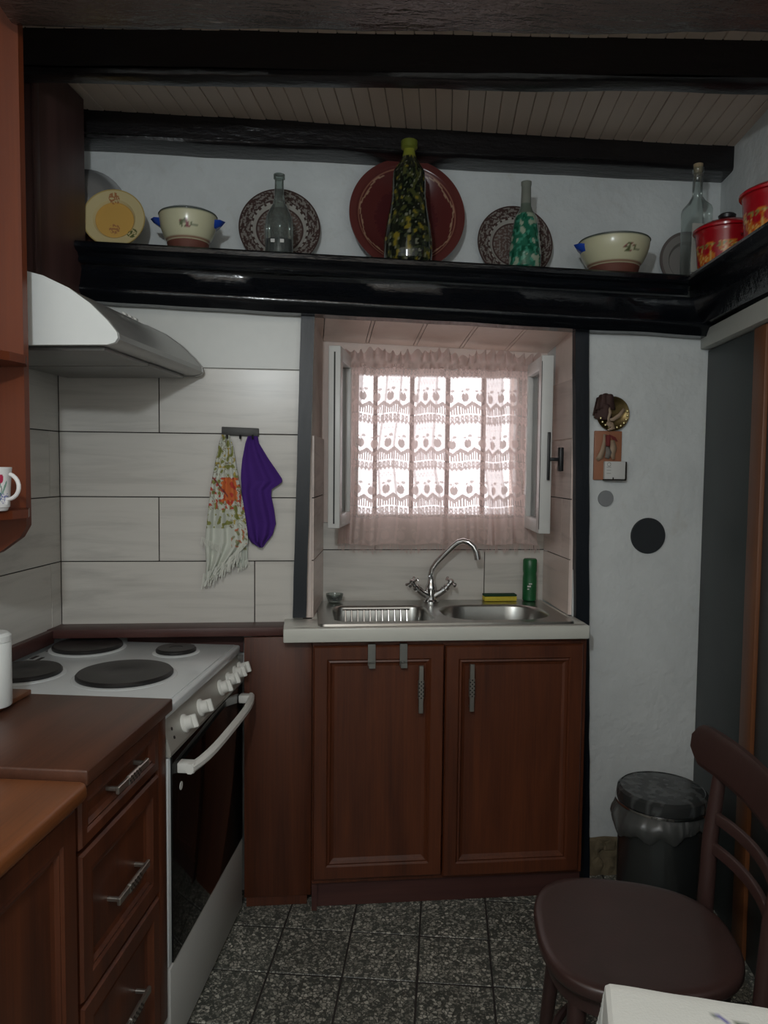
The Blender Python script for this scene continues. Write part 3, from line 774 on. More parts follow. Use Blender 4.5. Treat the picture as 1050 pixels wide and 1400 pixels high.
# skewed to follow the alcove: left edge leans with the photo
bl = (0.252, 2.505, 0.163, 0.135, 0.045); br = (0.636, 2.505, 0.182, 0.135, 0.11)
for L_ in (outer, rrect(*bl), rrect(*br)):
    vs = [b.verts.new((x, y, ZD)) for x, y in L_]
    es = [b.edges.new((vs[i], vs[(i + 1) % len(vs)])) for i in range(len(vs))]; loops += es
bmesh.ops.triangle_fill(b, use_beauty=True, use_dissolve=False, edges=loops)
b.verts.index_update(); q = MB(); q.add([tuple(v.co) for v in b.verts], [[v.index for v in f.verts] for f in b.faces], False); b.free()
n = len(outer); o2 = rrect(0.4505, 2.5365, 0.411, 0.2095, 0.022)
q.add(bowl_ring(outer, ZD) + bowl_ring(o2, 0.9055), [(i, (i + 1) % n, n + (i + 1) % n, n + i) for i in range(n)], True)
link('deck', q, M_STEEL, SK)
for (cx, cy, hx, hy, r), nm in ((bl, 'bowl'), (br, 'bowl')):
    q = MB(); prof = [(0, 0), (0.003, -0.002), (0.006, -0.010), (0.010, -0.08), (0.016, -0.125), (0.040, -0.150), (0.10, -0.156)]
    rings_ = []
    for ins, dz in prof:
        rr = max(0.012, r - ins * 0.6); rings_.append(bowl_ring(rrect(cx, cy, hx - ins, hy - ins, min(rr, hx - ins - 0.001, hy - ins - 0.001)), ZD + dz))
    m_ = len(rings_[0]); vs = sum(rings_, []); fs = [(i * m_ + k, i * m_ + (k + 1) % m_, (i + 1) * m_ + (k + 1) % m_, (i + 1) * m_ + k) for i in range(len(prof) - 1) for k in range(m_)]
    fs.append(tuple((len(prof) - 1) * m_ + k for k in range(m_))); q.add(vs, fs, True)
    bo = link(nm, q, M_STEEL, SK, sharp=60)
    link('drain', MB().lathe([(0.0001, 0), (0.035, 0), (0.038, 0.003), (0.0001, 0.003)], (cx, cy, ZD - 0.156), 20), M_CHROME, bo)
q = MB()
for i in range(11):
    x = 0.140 + i * 0.0215
    q.tube([(x, 2.395, ZD - 0.05), (x, 2.400, ZD - 0.09), (x, 2.60, ZD - 0.09), (x, 2.628, ZD - 0.012)], 0.0024, 6)
q.tube([(0.130, 2.628, ZD - 0.012), (0.365, 2.628, ZD - 0.012)], 0.003, 6); q.tube([(0.130, 2.395, ZD - 0.05), (0.365, 2.395, ZD - 0.05)], 0.003, 6)
q.tube([(0.130, 2.50, ZD - 0.093), (0.365, 2.50, ZD - 0.093)], 0.003, 6)
tag(link('dish_rack', q, M_CHROME), 'small wire rack standing in the left sink bowl', 'rack')

# mixer tap
FA = thing('mixer_tap', 'chrome two-handle mixer tap with tall angled swivel spout', 'tap', (0.452, 2.695, ZD))
q = MB(); q.lathe([(0.030, 0), (0.030, 0.006), (0.020, 0.012), (0.017, 0.03), (0.021, 0.045), (0.021, 0.058), (0.014, 0.07), (0.012, 0.085)], (0.452, 2.695, ZD), 24)
for s in (-1, 1): q.tube([(0.452, 2.695, ZD + 0.018), (0.452 + s * 0.035, 2.690, ZD + 0.038), (0.452 + s * 0.048, 2.688, ZD + 0.050)], [0.014, 0.012, 0.014], 14)
link('tap_body', q, M_CHROME, FA)
pts = []
for (x, z) in ((0.452, 0.992), (0.450, 1.012), (0.455, 1.035), (0.470, 1.058), (0.500, 1.092), (0.528, 1.122), (0.543, 1.134), (0.560, 1.139), (0.578, 1.134), (0.594, 1.120), (0.604, 1.102), (0.608, 1.084)): pts.append((x, 2.695 - (x - 0.45) * 0.35, z))
q = MB().tube(pts, 0.0105, 14); q.tube([pts[-2], pts[-1], (0.6095, pts[-1][1], 1.074)], 0.0125, 14); link('spout', q, M_CHROME, FA)
for s in (-1, 1):
    cx = 0.452 + s * 0.052; d = Vector((s * 0.62, -0.15, 0.78)).normalized(); R = d.to_track_quat('Z', 'Y').to_matrix().to_4x4(); c = Vector((cx, 2.688, ZD + 0.052))
    q = MB(); q.lathe([(0.013, 0), (0.013, 0.010), (0.009, 0.014), (0.008, 0.022), (0.012, 0.026), (0.012, 0.036), (0.006, 0.041), (0.0001, 0.042)], c, 16, R)
    for k in range(4):
        a = math.pi / 4 + k * math.pi / 2; v0 = c + R @ Vector((0.008 * math.cos(a), 0.008 * math.sin(a), 0.031)); v1 = c + R @ Vector((0.027 * math.cos(a), 0.027 * math.sin(a), 0.031))
        q.tube([v0, (v0 + v1) / 2, v1], [0.0045, 0.004, 0.006], 8); 
    link('tap_handle', q, M_CHROME, FA)

# sponge, green bottle, small dish
q = MB(); q.box(0.650, 0.772, 2.698, 2.735, ZD + 0.001, ZD + 0.018, 0.003); q.cur = 1; q.box(0.650, 0.772, 2.698, 2.735, ZD + 0.0181, ZD + 0.026, 0.003)
tag(link('sponge', q, [M_SPY, M_SPG]), 'yellow sponge with dark green scourer at the back of the sink', 'sponge')
GB = thing('soap_bottle', 'green dish soap bottle standing in the back right corner of the sink', 'bottle', (0.822, 2.712, ZD))
q = MB(); q.lathe([(0.022, 0), (0.0255, 0.004), (0.0255, 0.085), (0.0235, 0.10), (0.0255, 0.112), (0.0255, 0.150), (0.022, 0.155), (0.0001, 0.155)], (0.822, 2.712, ZD + 0.001), 24)
link('bottle_body', q, M_GREENP, GB)
q = MB(); q.box(0.806, 0.819, 2.685, 2.6862, 0.966, 0.972, 0); q.box(0.811, 0.823, 2.6845, 2.6857, 0.976, 0.980, 0); q.box(0.806, 0.813, 2.685, 2.6862, 0.957, 0.961, 0); link('label_mark', q, M_PAPER, GB)
SD = thing('soap_dish', 'small clear glass dish at the back left corner of the sink', 'dish', (0.105, 2.71, ZD))
link('glass_bowl', MB().lathe([(0.018, 0), (0.024, 0.003), (0.030, 0.020), (0.0315, 0.030), (0.0285, 0.030), (0.026, 0.018), (0.018, 0.006), (0.0001, 0.006)], (0.105, 2.712, ZD + 0.001), 24), M_CLEAR, SD)
link('soap', MB().lathe([(0.0001, 0.0), (0.016, 0.0), (0.020, 0.006), (0.016, 0.012), (0.0001, 0.013)], (0.105, 2.712, ZD + 0.008), 16), M_BLACKP, SD)

# ------------------------------------------------------------------ cooker
FN = -0.618
ST = thing('cooker', 'white electric cooker with four cast iron hotplates and black oven door', 'cooker', (-0.9, 1.97, 0), GM)
E0, E1 = 1.655, 2.285
link('body', MB().box(-1.178, FN - 0.028, E0 + 0.002, E1 - 0.002, 0.03, 0.815, 0.003), M_WHITE, ST, GM)
q = MB().box(-1.178, FN - 0.008, E0, E1, 0.818, 0.845, 0.007, 3); q.box(-1.170, FN - 0.022, E0 + 0.014, E1 - 0.014, 0.843, 0.848, 0.002)
link('hob_top', q, M_WHITE, ST, GM)
for (x, y, r) in ((-0.825, 1.893, 0.122), (-1.062, 2.175, 0.100), (-0.785, 2.160, 0.058), (-1.092, 1.880, 0.094)):
    pl = link('hotplate', MB().lathe([(r * 0.98, 0), (r, 0.003), (r, 0.008), (r - 0.004, 0.0125), (r * 0.35, 0.0125), (r * 0.32, 0.0110), (0.0001, 0.0110)], (x, y, 0.850), 48), M_IRON, ST, GM)
    link('ring', MB().lathe([(r + 0.012, -0.002), (r + 0.010, 0.001), (r + 0.002, 0.0035), (r - 0.002, 0.003)], (x, y, 0.848), 48, caps=False), M_WHITE, pl, GM)
for k, e_ in enumerate((2.170, 2.118, 2.030, 1.978, 1.890)):
    for n_, o_ in ((-1.158, 0.0), (-1.134, -0.014)):
        link('vent_slot', MB().box(n_ - 0.005, n_ + 0.005, e_ + o_, e_ + o_ + 0.036, 0.8478, 0.8490), M_DOT, ST, GM)
# slanted control panel
ctl = [(FN - 0.020, 0.817), (FN + 0.003, 0.742), (FN + 0.001, 0.732), (FN - 0.030, 0.732), (FN - 0.030, 0.817)]
link('control_panel', MB().prism(ctl, lambda p, q_, t: (p, t, q_), E0 + 0.001, E1 - 0.001), M_PANEL, ST, GM)
cdir = Vector((0.956, 0, 0.293))
for e_ in (1.770, 1.892, 2.070, 2.150, 2.222, 2.272):
    c = Vector((FN - 0.0065, e_, 0.772)); R = cdir.to_track_quat('Z', 'Y').to_matrix().to_4x4()
    q = MB().lathe([(0.0225, 0), (0.0225, 0.004), (0.017, 0.008), (0.0165, 0.022), (0.014, 0.024), (0.0001, 0.024)], c, 24, R)
    q.box(-0.0045, 0.0045, -0.0165, 0.0165, 0.010, 0.034, 0.002, 1, fn=lambda p: tuple(c + R @ Vector(p)))
    link('knob', q, M_KNOB, ST, GM)
q = MB()
for z in (0.765, 0.785): 
    c = Vector((FN - 0.004 - (z - 0.765) * 0.3, 1.695, z)); R = cdir.to_track_quat('Z', 'Y').to_matrix().to_4x4(); q.lathe([(0.004, 0), (0.004, 0.0015), (0.0001, 0.0015)], c, 10, R)
link('indicator_light', q, M_DOT, ST, GM)
od = link('oven_door', MB().box(FN - 0.027, FN - 0.006, E0 + 0.002, E1 - 0.002, 0.232, 0.727, 0.002), M_WHITE, ST, GM)
link('glass_panel', MB().box(FN - 0.0055, FN - 0.001, E0 + 0.018, E1 - 0.002, 0.234, 0.727, 0.001), M_GLASSK, od, GM)
q = MB(); hp = []
for k in range(13):
    t = k / 12; s_ = 1 - (2 * t - 1) ** 4; hp.append((FN + 0.030 + 0.020 * s_, E0 + 0.045 + (0.57) * t, 0.688))
for i_ in range(12):
    a, b2 = Vector(hp[i_]), Vector(hp[i_ + 1])
hpath = np.array(hp); Pq = np.zeros((13, 9, 3))
for k in range(13):
    for j in range(9):
        a = 2 * math.pi * j / 8 + math.pi / 8; Pq[k, j] = (hpath[k, 0] + 0.011 * math.cos(a), hpath[k, 1], hpath[k, 2] + 0.013 * math.sin(a))
q.grid(Pq); q.f.append(list(range(8))); q.mi.append(0); q.sm.append(False); q.f.append([12 * 9 + k for k in range(8)]); q.mi.append(0); q.sm.append(False)
for e_ in (E0 + 0.048, E0 + 0.58): q.box(FN - 0.001, FN + 0.040, e_, e_ + 0.030, 0.676, 0.700, 0.003)
link('door_handle', q, M_KNOB, od, GM)
link('badge', MB().lathe([(0.010, 0), (0.010, 0.001), (0.0001, 0.001)], (FN - 0.001, E0 + 0.075, 0.635), 20, Matrix.Rotation(math.pi / 2, 4, 'Y')), M_KNOB, od, GM)
link('drawer_front', MB().box(FN - 0.027, FN - 0.002, E0 + 0.002, E1 - 0.002, 0.012, 0.228, 0.003), M_DRAWERW, ST, GM)
for e_ in (E0 + 0.05, E1 - 0.05):
    for n_ in (-1.12, -0.70): link('foot', MB().lathe([(0.018, 0), (0.018, 0.012), (0.01, 0.014), (0.01, 0.031)], (n_, e_, 0.0), 12), M_BLACKP, ST, GM)

# ------------------------------------------------------------------ drawer unit A and cabinet B on the left
DU = thing('drawer_unit', 'reddish wooden drawer unit between the cooker and the nearest cabinet', 'cabinet', (-0.9, 1.44, 0), GM)
DA0, DA1 = 1.236, 1.650; NF = -0.640
link('body', MB().box(WL + 0.003, NF - 0.001, DA0 + 0.002, DA1 - 0.002, 0.0, 0.842), W_CAB, DU, GM)
link('worktop', MB().box(WL + 0.003, -0.608, DA0 + 0.001, DA1, 0.843, 0.872, 0.004, 3), W_TOP, DU, GM)
fG = lambda u, v, d: (NF + d, u, v)
for (z0, z1, hz) in ((0.726, 0.834, 0.784), (0.448, 0.716, 0.567), (0.120, 0.438, 0.292)):
    sc_ = 0.62 if z1 - z0 < 0.15 else 1.0
    pf_ = doorprof(sc_)
    d_ = link('drawer', MB().rings(DA0 + 0.004, DA1 - 0.050, z0, z1, pf_, fG, 0.0), W_CAB, DU, GM)
    handle(d_, (NF + 0.004, 1.430, hz), 1, 0.148, (1, 0, 0), GM)
link('side_stile', MB().box(NF - 0.001, NF + 0.016, DA1 - 0.046, DA1 - 0.003, 0.12, 0.834, 0.001), W_CAB, DU, GM)
CB = thing('near_cabinet', 'orange brown cabinet with rounded worktop nearest the viewer at the left', 'cabinet', (-0.9, 0.9, 0), GM)
CB0, CB1 = 0.30, 1.232
link('body', MB().box(WL + 0.003, NF - 0.001, CB0, CB1, 0.0, 0.822), W_CAB, CB, GM)
link('worktop', MB().box(WL + 0.003, -0.602, CB0, CB1, 0.823, 0.858, 0.013, 4), W_NEAR, CB, GM)
for (a, b) in ((0.31, 0.765), (0.770, 1.224)):
    d_ = link('door', MB().rings(a, b, 0.12, 0.812, doorprof(1.25), fG, 0.0), W_CAB, CB, GM)
    handle(d_, (NF + 0.004, a + 0.03 if a > 0.5 else b - 0.03, 0.68), 2, 0.148, (1, 0, 0), GM)

# things on the worktop
tag(link('cutting_board', MB().box(-1.16, -0.935, 1.42, 1.640, 0.873, 0.885, 0.003), W_NEAR, None, GM), 'orange wooden cutting board lying on the worktop beside the cooker', 'cutting board')
CN = thing('canister', 'white cylinder standing on the cutting board at the left edge', 'canister', (-0.948, 1.515, 0.886), GM)
link('can', MB().lathe([(0.034, 0), (0.036, 0.003), (0.036, 0.135), (0.034, 0.138), (0.0001, 0.138)], (-0.948, 1.515, 0.886), 32), M_HOODW, CN, GM)
link('lid', MB().lathe([(0.0365, 0), (0.0365, 0.012), (0.030, 0.018), (0.0001, 0.019)], (-0.948, 1.515, 1.0245), 32), M_HOODW, CN, GM)

# ------------------------------------------------------------------ extractor hood
HD = thing('cooker_hood', 'white and silver curved extractor hood above the cooker', 'hood', (-1.0, 2.0, 1.675), GM)
HE0, HE1 = 1.700, 2.325
def hoodprof(off=0.0):
    p = [(WL + 0.004, 1.672), (-0.775, 1.672), (-0.757, 1.677), (-0.750, 1.687), (-0.752, 1.700), (-0.775, 1.728), (-0.815, 1.766), (-0.865, 1.801), (-0.925, 1.829), (-0.985, 1.845), (-1.03, 1.848), (WL + 0.004, 1.848)]
    return p
link('near_cap', MB().prism(hoodprof(), lambda p, q_, t: (p, t, q_), HE0, HE0 + 0.012), M_HOODW, HD, GM)
link('far_cap', MB().prism(hoodprof(), lambda p, q_, t: (p, t, q_), HE1 - 0.012, HE1), M_HOOD, HD, GM)
hp_ = [(a - 0.0015, b - 0.0015 if b > 1.68 else b + 0.002) for a, b in hoodprof()]
link('canopy', MB().prism(hp_, lambda p, q_, t: (p, t, q_), HE0 + 0.0125, HE1 - 0.0125, True), M_HOOD, HD, GM, sharp=30)
link('filter', MB().box(WL + 0.03, -0.80, HE0 + 0.04, HE0 + 0.305, 1.664, 1.6735, 0.002), M_HOODU, HD, GM)
link('filter', MB().box(WL + 0.03, -0.80, HE0 + 0.315, HE1 - 0.04, 1.664, 1.6735, 0.002), M_HOODU, HD, GM)
q = MB()
for k in range(3): q.box(-0.009, 0.009, -0.005, 0.005, 0, 0.004, 0.0015, 1, fn=lambda p: (-0.858 + p[1] + p[2] * 0.6 , 1.99 + k * 0.035 + p[0], 1.797 + p[2] - p[1] * 0.6))
link('button', q, M_KNOB, HD, GM)

# cupboard above the hood, open shelf unit, mug
UC = thing('wall_cupboard', 'tall dark wooden cupboard above the cooker hood', 'cupboard', (-1.14, 2.15, 1.86), GM)
link('cupboard_body', MB().box(WL + 0.003, -1.092, 1.965, 2.258, 1.852, 2.485, 0.003), W_DARK, UC, GM)
link('cornice', MB().box(-1.0915, -1.082, 1.960, 1.985, 1.852, 2.485, 0.003), W_DARK, UC, GM)
OS = thing('open_shelf_unit', 'orange wooden open shelf unit at the left edge of the view', 'shelf unit', (-1.06, 1.4, 1.22), GM)
q = MB(); pp = [(WL + 0.003, 1.165), (-1.06, 1.175), (-0.99, 1.20), (-0.940, 1.235), (-0.924, 1.262), (-0.924, 2.48), (WL + 0.003, 2.48)]
q.prism(pp, lambda p, q_, t: (p, t, q_), 1.612, 1.632); link('side_panel', q, W_PANEL, OS, GM)
for z, nm in ((1.283, 0), (1.610, 1)):
    q = MB(); pl = [(WL + 0.003, 1.611), (-0.916, 1.611)]
    for k in range(9):
        a = math.radians(90 * k / 8); pl.append((-1.02 + 0.09 * math.cos(a), 1.40 - 0.09 * math.sin(a)) if False else (WL + 0.02 + (-0.890 - WL - 0.02) * math.cos(a), 1.56 - 0.26 * math.sin(a)))
    pl.append((WL + 0.003, 1.30)); q.prism(pl, lambda p, q_, t: (p, q_, t), z, z + 0.018); link('shelf', q, W_PANEL, OS, GM)
MG = thing('mug', 'white mug with tulip decoration on the open shelf', 'mug', (-0.923, 1.485, 1.302), GM)
mgc = Vector((-0.923, 1.485, 1.302))
def mugpaint(p):
    a = math.atan2(p[1] - mgc.y, p[0] - mgc.x); z = p[2] - mgc.z; s_ = a * 0.037
    # facing the viewer: around a=-60deg
    c = (0.76, 0.76, 0.76)
    for a0, z0, dx in ((-0.55, 0.066, 0.0), (-1.75, 0.066, 0.0), (-2.9, 0.066, 0), (1.0, 0.066, 0)):
        u = (a - a0) * 0.037; v = z - z0
        if (u / 0.0055) ** 2 + (v / 0.009) ** 2 < 1: c = (0.42, 0.03, 0.08) if u > -0.002 else (0.55, 0.10, 0.18)
        elif abs(u - 0.002 * math.sin(v * 200)) < 0.0011 and -0.045 < v < -0.006: c = (0.12, 0.22, 0.18)
        elif ((u + 0.007 + (v + 0.02) * 0.4) / 0.0035) ** 2 + ((v + 0.022) / 0.012) ** 2 < 1: c = (0.05, 0.16, 0.32)
        elif ((u - 0.008 - (v + 0.02) * 0.4) / 0.0025) ** 2 + ((v + 0.018) / 0.014) ** 2 < 1: c = (0.20, 0.35, 0.28)
        elif -0.050 < v < -0.030 and nz(u * 260, v * 260, 2) > 0.12 and abs(u) < 0.022: c = (0.16, 0.18, 0.42)
    return c
q = MB(); pm = [(0.0001, 0.001), (0.027, 0.0), (0.029, 0.002), (0.030, 0.006)] + [(0.0325 + 0.0048 * (k / 50) ** 1.5, 0.008 + 0.080 * k / 50) for k in range(51)] + [(0.0368, 0.0892), (0.0352, 0.088), (0.031, 0.02), (0.026, 0.010), (0.0001, 0.009)]
q.lathe(pm, mgc, 220, caps=False); link('mug_body', q, M_CERAM, MG, GM, paint=mugpaint)
q = MB(); hpn = []
for k in range(11):
    t = k / 10; a = math.radians(75 - 165 * t); hpn.append((mgc.x + 0.0345 + 0.028 * math.cos(a) * (1.0), mgc.y - 0.004 - 0.006 * math.cos(a), mgc.z + 0.050 + 0.026 * math.sin(a)))
hpn.append((mgc.x + 0.031, mgc.y - 0.003, mgc.z + 0.014))
q.tube(hpn, [0.0042] * len(hpn), 10); link('mug_handle', q, plain('mug_white', (0.76, 0.76, 0.76), 0.22, var=0.01), MG, GM)

# ------------------------------------------------------------------ towels on a hook rail
TR = thing('hook_rail', 'dark grey towel hook rail fixed on the tiles', 'hook rail', (-0.207, 2.455, 1.50))
def rz(x): return 1.507 - 0.02 * (x + 0.207)
link('rail', MB().box(-0.264, -0.148, 2.447, 2.459, 1.493, 1.519, 0.002, fn=lambda p: (p[0], p[1], p[2] - 0.03 * (p[0] + 0.207))), plain('rail_grey', (0.05, 0.05, 0.048), 0.5), TR)
for x in (-0.245, -0.205, -0.166):
    link('hook', MB().tube([(x, 2.448, 1.492), (x, 2.440, 1.484), (x, 2.430, 1.484), (x, 2.425, 1.495)], 0.003, 8), M_BLACKP, TR)
def cloth(rows_, y0, nf, amp, nu=60, nv=90, wav=0.0, seed=0):
    zs = np.array([r[0] for r in rows_])[::-1]; xl = np.array([r[1] for r in rows_])[::-1]; xr = np.array([r[2] for r in rows_])[::-1]
    P = np.zeros((nu, nv, 3)); zt = rows_[0][0]; zb = rows_[-1][0]
    for j in range(nv):
        z = zt + (zb - zt) * j / (nv - 1); a = np.interp(z, zs, xl); b_ = np.interp(z, zs, xr); v = j / (nv - 1)
        for i in range(nu):
            t = i / (nu - 1); ph = nf * 2 * math.pi * t + 0.8 * math.sin(3 * v + seed)
            P[i, j] = (a + (b_ - a) * (t + 0.02 * math.sin(ph)), y0 - amp * (0.5 + 0.5 * math.sin(ph)) * (0.5 + 0.8 * v) - 0.004 * v - 0.004 * nz(t * 3 + seed, v * 4), z + wav * math.sin(t * 9 + seed) * v)
    return MB().grid(P)
def towelpaint(p):
    x, z = p[0], p[2]; v = (1.49 - z) / 0.44
    cx_ = -0.252 + 0.02 * v; base = (0.62, 0.64, 0.57)
    n1 = nz(x * 110, z * 85, 1); n2 = nz(x * 80, z * 62, 7); n3 = nz(x * 160, z * 130, 3)
    if z > 1.20:
        if 1.27 < z < 1.36 and ((x - (cx_ + 0.006)) / 0.026) ** 2 + ((z - 1.325) / 0.052) ** 2 < 1 + n1: base = (0.62, 0.16, 0.045) if n2 > -0.1 else (0.50, 0.05, 0.035)
        elif abs(z - 1.31) < 0.05 and n1 > 0.22: base = (0.45, 0.08, 0.05)
        elif n2 > 0.20: base = (0.24, 0.25, 0.07)
        elif n1 > 0.30: base = (0.42, 0.33, 0.08)
        elif abs(n2) < 0.035: base = (0.20, 0.16, 0.08)
        if z < 1.26 and x < cx_ - 0.0 and n2 < 0.1: base = (0.52, 0.54, 0.47)
        if abs((z - 1.30) + (x - cx_) * 1.4 - 0.0) < 0.004 and x < cx_: base = (0.22, 0.05, 0.05)
    elif z > 1.14 and x > cx_ + 0.005 and (n1 > 0.1): base = (0.30, 0.32, 0.18) if n2 > 0 else (0.50, 0.16, 0.08)
    return base
rowsA = [(1.495, -0.262, -0.240), (1.46, -0.272, -0.228), (1.40, -0.284, -0.219), (1.33, -0.297, -0.206), (1.26, -0.305, -0.194), (1.19, -0.312, -0.184), (1.155, -0.315, -0.182), (1.12, -0.312, -0.212), (1.09, -0.310, -0.240), (1.055, -0.312, -0.275), (1.040, -0.314, -0.295)]
TW = thing('floral_towel', 'white fringed towel with orange and red flowers hanging on the hook rail', 'towel', (-0.25, 2.44, 1.05))
link('cloth', cloth(rowsA, 2.440, 3, 0.014, 90, 220), M_CLOTHP, TW, solid=0.002, paint=towelpaint)
rowsA2 = [(1.30, -0.250, -0.196), (1.20, -0.246, -0.183), (1.14, -0.242, -0.182), (1.10, -0.232, -0.183), (1.075, -0.215, -0.186)]
link('back_fold', cloth(rowsA2, 2.452, 2, 0.006, 30, 60, seed=2), M_CLOTHP, TW, solid=0.0015, paint=lambda p: (0.50, 0.53, 0.47) if nz(p[0] * 60, p[2] * 60) < 0.25 or p[2] < 1.13 else (0.3, 0.3, 0.16))
q = MB()
for i in range(34):
    t = i / 33; x = -0.318 + 0.118 * t; z = 1.046 + 0.085 * t ** 1.2 + random.uniform(-0.002, 0.002)
    L_ = random.uniform(0.026, 0.046); y = 2.424 + 0.008 * math.sin(i)
    q.tube([(x, y, z + 0.012), (x - 0.004, y, z - L_ * 0.5), (x - 0.006 + random.uniform(-0.004, 0.004), y, z - L_)], 0.0019, 4)
for i in range(18):
    t = i / 17; x = -0.322 + 0.060 * t; z = 1.175 - 0.030 * t; L_ = random.uniform(0.016, 0.026)
    q.tube([(x, 2.418, z), (x - 0.002, 2.416, z - L_ * 0.5), (x + random.uniform(-0.004, 0.002), 2.417, z - L_)], 0.0012, 4)
for i in range(14):
    t = i / 13; x = -0.215 + 0.032 * t; z = 1.078 + 0.02 * t; L_ = random.uniform(0.012, 0.024)
    q.tube([(x, 2.444, z + 0.004), (x + 0.002, 2.444, z - L_ * 0.5), (x + random.uniform(-0.003, 0.005), 2.444, z - L_)], 0.0012, 4)
tag(link('fringe', q, plain('fringe_white', (0.70, 0.71, 0.64), 0.9, var=0.05), TW), kind='stuff')
rowsP = [(1.492, -0.182, -0.152), (1.47, -0.190, -0.148), (1.42, -0.200, -0.118), (1.385, -0.204, -0.094), (1.358, -0.205, -0.076), (1.348, -0.204, -0.076), (1.325, -0.202, -0.108), (1.305, -0.201, -0.110), (1.26, -0.198, -0.100), (1.215, -0.190, -0.094), (1.18, -0.184, -0.104), (1.155, -0.170, -0.124), (1.140, -0.145, -0.135)]
TP = thing('purple_towel', 'plain purple cloth hanging at the right end of the hook rail', 'towel', (-0.16, 2.44, 1.14))
link('cloth', cloth(rowsP, 2.446, 2, 0.013, 50, 110, seed=1), M_PURPLE, TP, solid=0.002)

# ------------------------------------------------------------------ wall decorations on the right
def disc_mb(c, r, d, seg=40): return MB().lathe([(r * 0.96, 0), (r, 0.002), (r, d - 0.002), (r * 0.97, d), (0.0001, d)], c, seg, Matrix.Rotation(math.pi / 2, 4, 'X'))
tag(link('wall_disc', disc_mb((1.000, YT, 1.301), 0.027, 0.006), M_GREY), 'small plain grey disc on the wall below the hanging board', 'disc')
tag(link('wall_disc', disc_mb((1.151, YT, 1.176), 0.0605, 0.008), M_DARKD), 'larger matt black disc on the white wall', 'disc')
HB = thing('calendar_board', 'orange wooden board with a small block calendar hanging on the wall', 'calendar', (1.002, 2.455, 1.36))
link('board', MB().box(0.953, 1.048, 2.449, 2.458, 1.363, 1.526, 0.003), M_BOARDP, HB)
cb_ = link('calendar_block', MB().box(0.985, 1.056, 2.434, 2.4488, 1.366, 1.425, 0.002), M_PAPER, HB)
q = MB(); q.box(0.984, 1.0595, 2.432, 2.4487, 1.3615, 1.3655); q.box(1.0562, 1.0600, 2.432, 2.4487, 1.3656, 1.424); q.box(1.012, 1.016, 2.4325, 2.4338, 1.3656, 1.372)
for z in (1.385, 1.395, 1.405): q.box(0.991, 1.006, 2.4328, 2.4338, z, z + 0.001)
q.tube([(0.999 + 0.006 * math.cos(a), 2.4335, 1.415 + 0.006 * math.sin(a)) for a in np.linspace(0, 6.2, 14)], 0.0006, 4)
link('calendar_frame', q, M_DOT, cb_)
def ribbon(pts, wd, parent, mat, nm='ribbon'):
    q = MB(); vs = []
    for k, (x, y, z) in enumerate(pts):
        w_ = wd if not isinstance(wd, list) else wd[k]; p0 = pts[max(0, k - 1)]; p1 = pts[min(len(pts) - 1, k + 1)]
        dx, dz = p1[0] - p0[0], p1[2] - p0[2]; L_ = math.hypot(dx, dz) or 1; nx, nzz = -dz / L_ * w_, dx / L_ * w_
        vs += [(x + nx, y, z + nzz), (x - nx, y, z - nzz)]
    q.add(vs, [(2 * k, 2 * k + 1, 2 * k + 3, 2 * k + 2) for k in range(len(pts) - 1)], True)
    return link(nm, q, mat, parent, solid=0.0012)
# little figure of cloth and ribbons on the board
q = MB(); q.box(0.988, 1.004, 2.436, 2.448, 1.474, 1.512, 0.004); q.add([(1.000, 2.444, 1.515), (1.022, 2.442, 1.505), (1.032, 2.444, 1.490), (1.012, 2.441, 1.498)], [(0, 1, 2, 3)]); link('red_cloth', q, M_REDC, HB)
ribbon([(0.986, 2.445, 1.515), (0.984, 2.441, 1.49), (0.978, 2.438, 1.462), (0.970, 2.438, 1.440), (0.960, 2.441, 1.430)], [0.005, 0.006, 0.008, 0.010, 0.006], HB, M_RIB)
ribbon([(1.012, 2.445, 1.495), (1.016, 2.441, 1.47), (1.010, 2.438, 1.45), (1.016, 2.438, 1.432)], [0.008, 0.011, 0.010, 0.004], HB, M_RIB)
ribbon([(0.995, 2.443, 1.475), (0.998, 2.437, 1.455), (0.992, 2.436, 1.435)], [0.006, 0.010, 0.008], HB, plain('grey_cloth', (0.20, 0.18, 0.16), 0.8))
DP = thing('gilt_dish', 'tarnished gilt dish with dried brown leaves and bow hanging above the board', 'wall ornament', (1.005, 2.455, 1.53))
RX = Matrix.Rotation(math.pi / 2, 4, 'X')
link('dish', MB().lathe([(0.0001, 0.004), (0.030, 0.004), (0.045, 0.010), (0.055, 0.016), (0.057, 0.014), (0.047, 0.004), (0.030, 0.0), (0.0001, 0.0)], (1.012, 2.4585, 1.583), 40, RX), M_GOLD, DP)
q = MB()
for k in range(7):
    a = math.radians(60 + k * 34); cx_, cz_ = 0.985 + 0.022 * math.cos(a), 1.605 + 0.018 * math.sin(a); P = np.zeros((8, 8, 3))
    for i in range(8):
        for j in range(8):
            u, v = i / 7 - 0.5, j / 7 - 0.5; rr = 1 - 1.6 * (u * u) * (v + 0.6)
            P[i, j] = (cx_ + 0.052 * u * rr, 2.440 - 0.012 * math.cos(u * 5 + k) * 0.6 - 0.002 * k * 0.4, cz_ + 0.052 * v * rr)
    q.grid(P)
link('leaves', q, M_FLOWER, DP, solid=0.001)
q = MB()
for k in range(11):
    a = math.radians(200 + k * 17); q.lathe([(0.0001, -0.004), (0.0035, -0.002), (0.0035, 0.002), (0.0001, 0.004)], (1.012 + 0.047 * math.cos(a), 2.438, 1.583 + 0.047 * math.sin(a)), 8)
link('beads', q, plain('pale_gold', (0.42, 0.36, 0.16), 0.3, metal=0.5), DP)
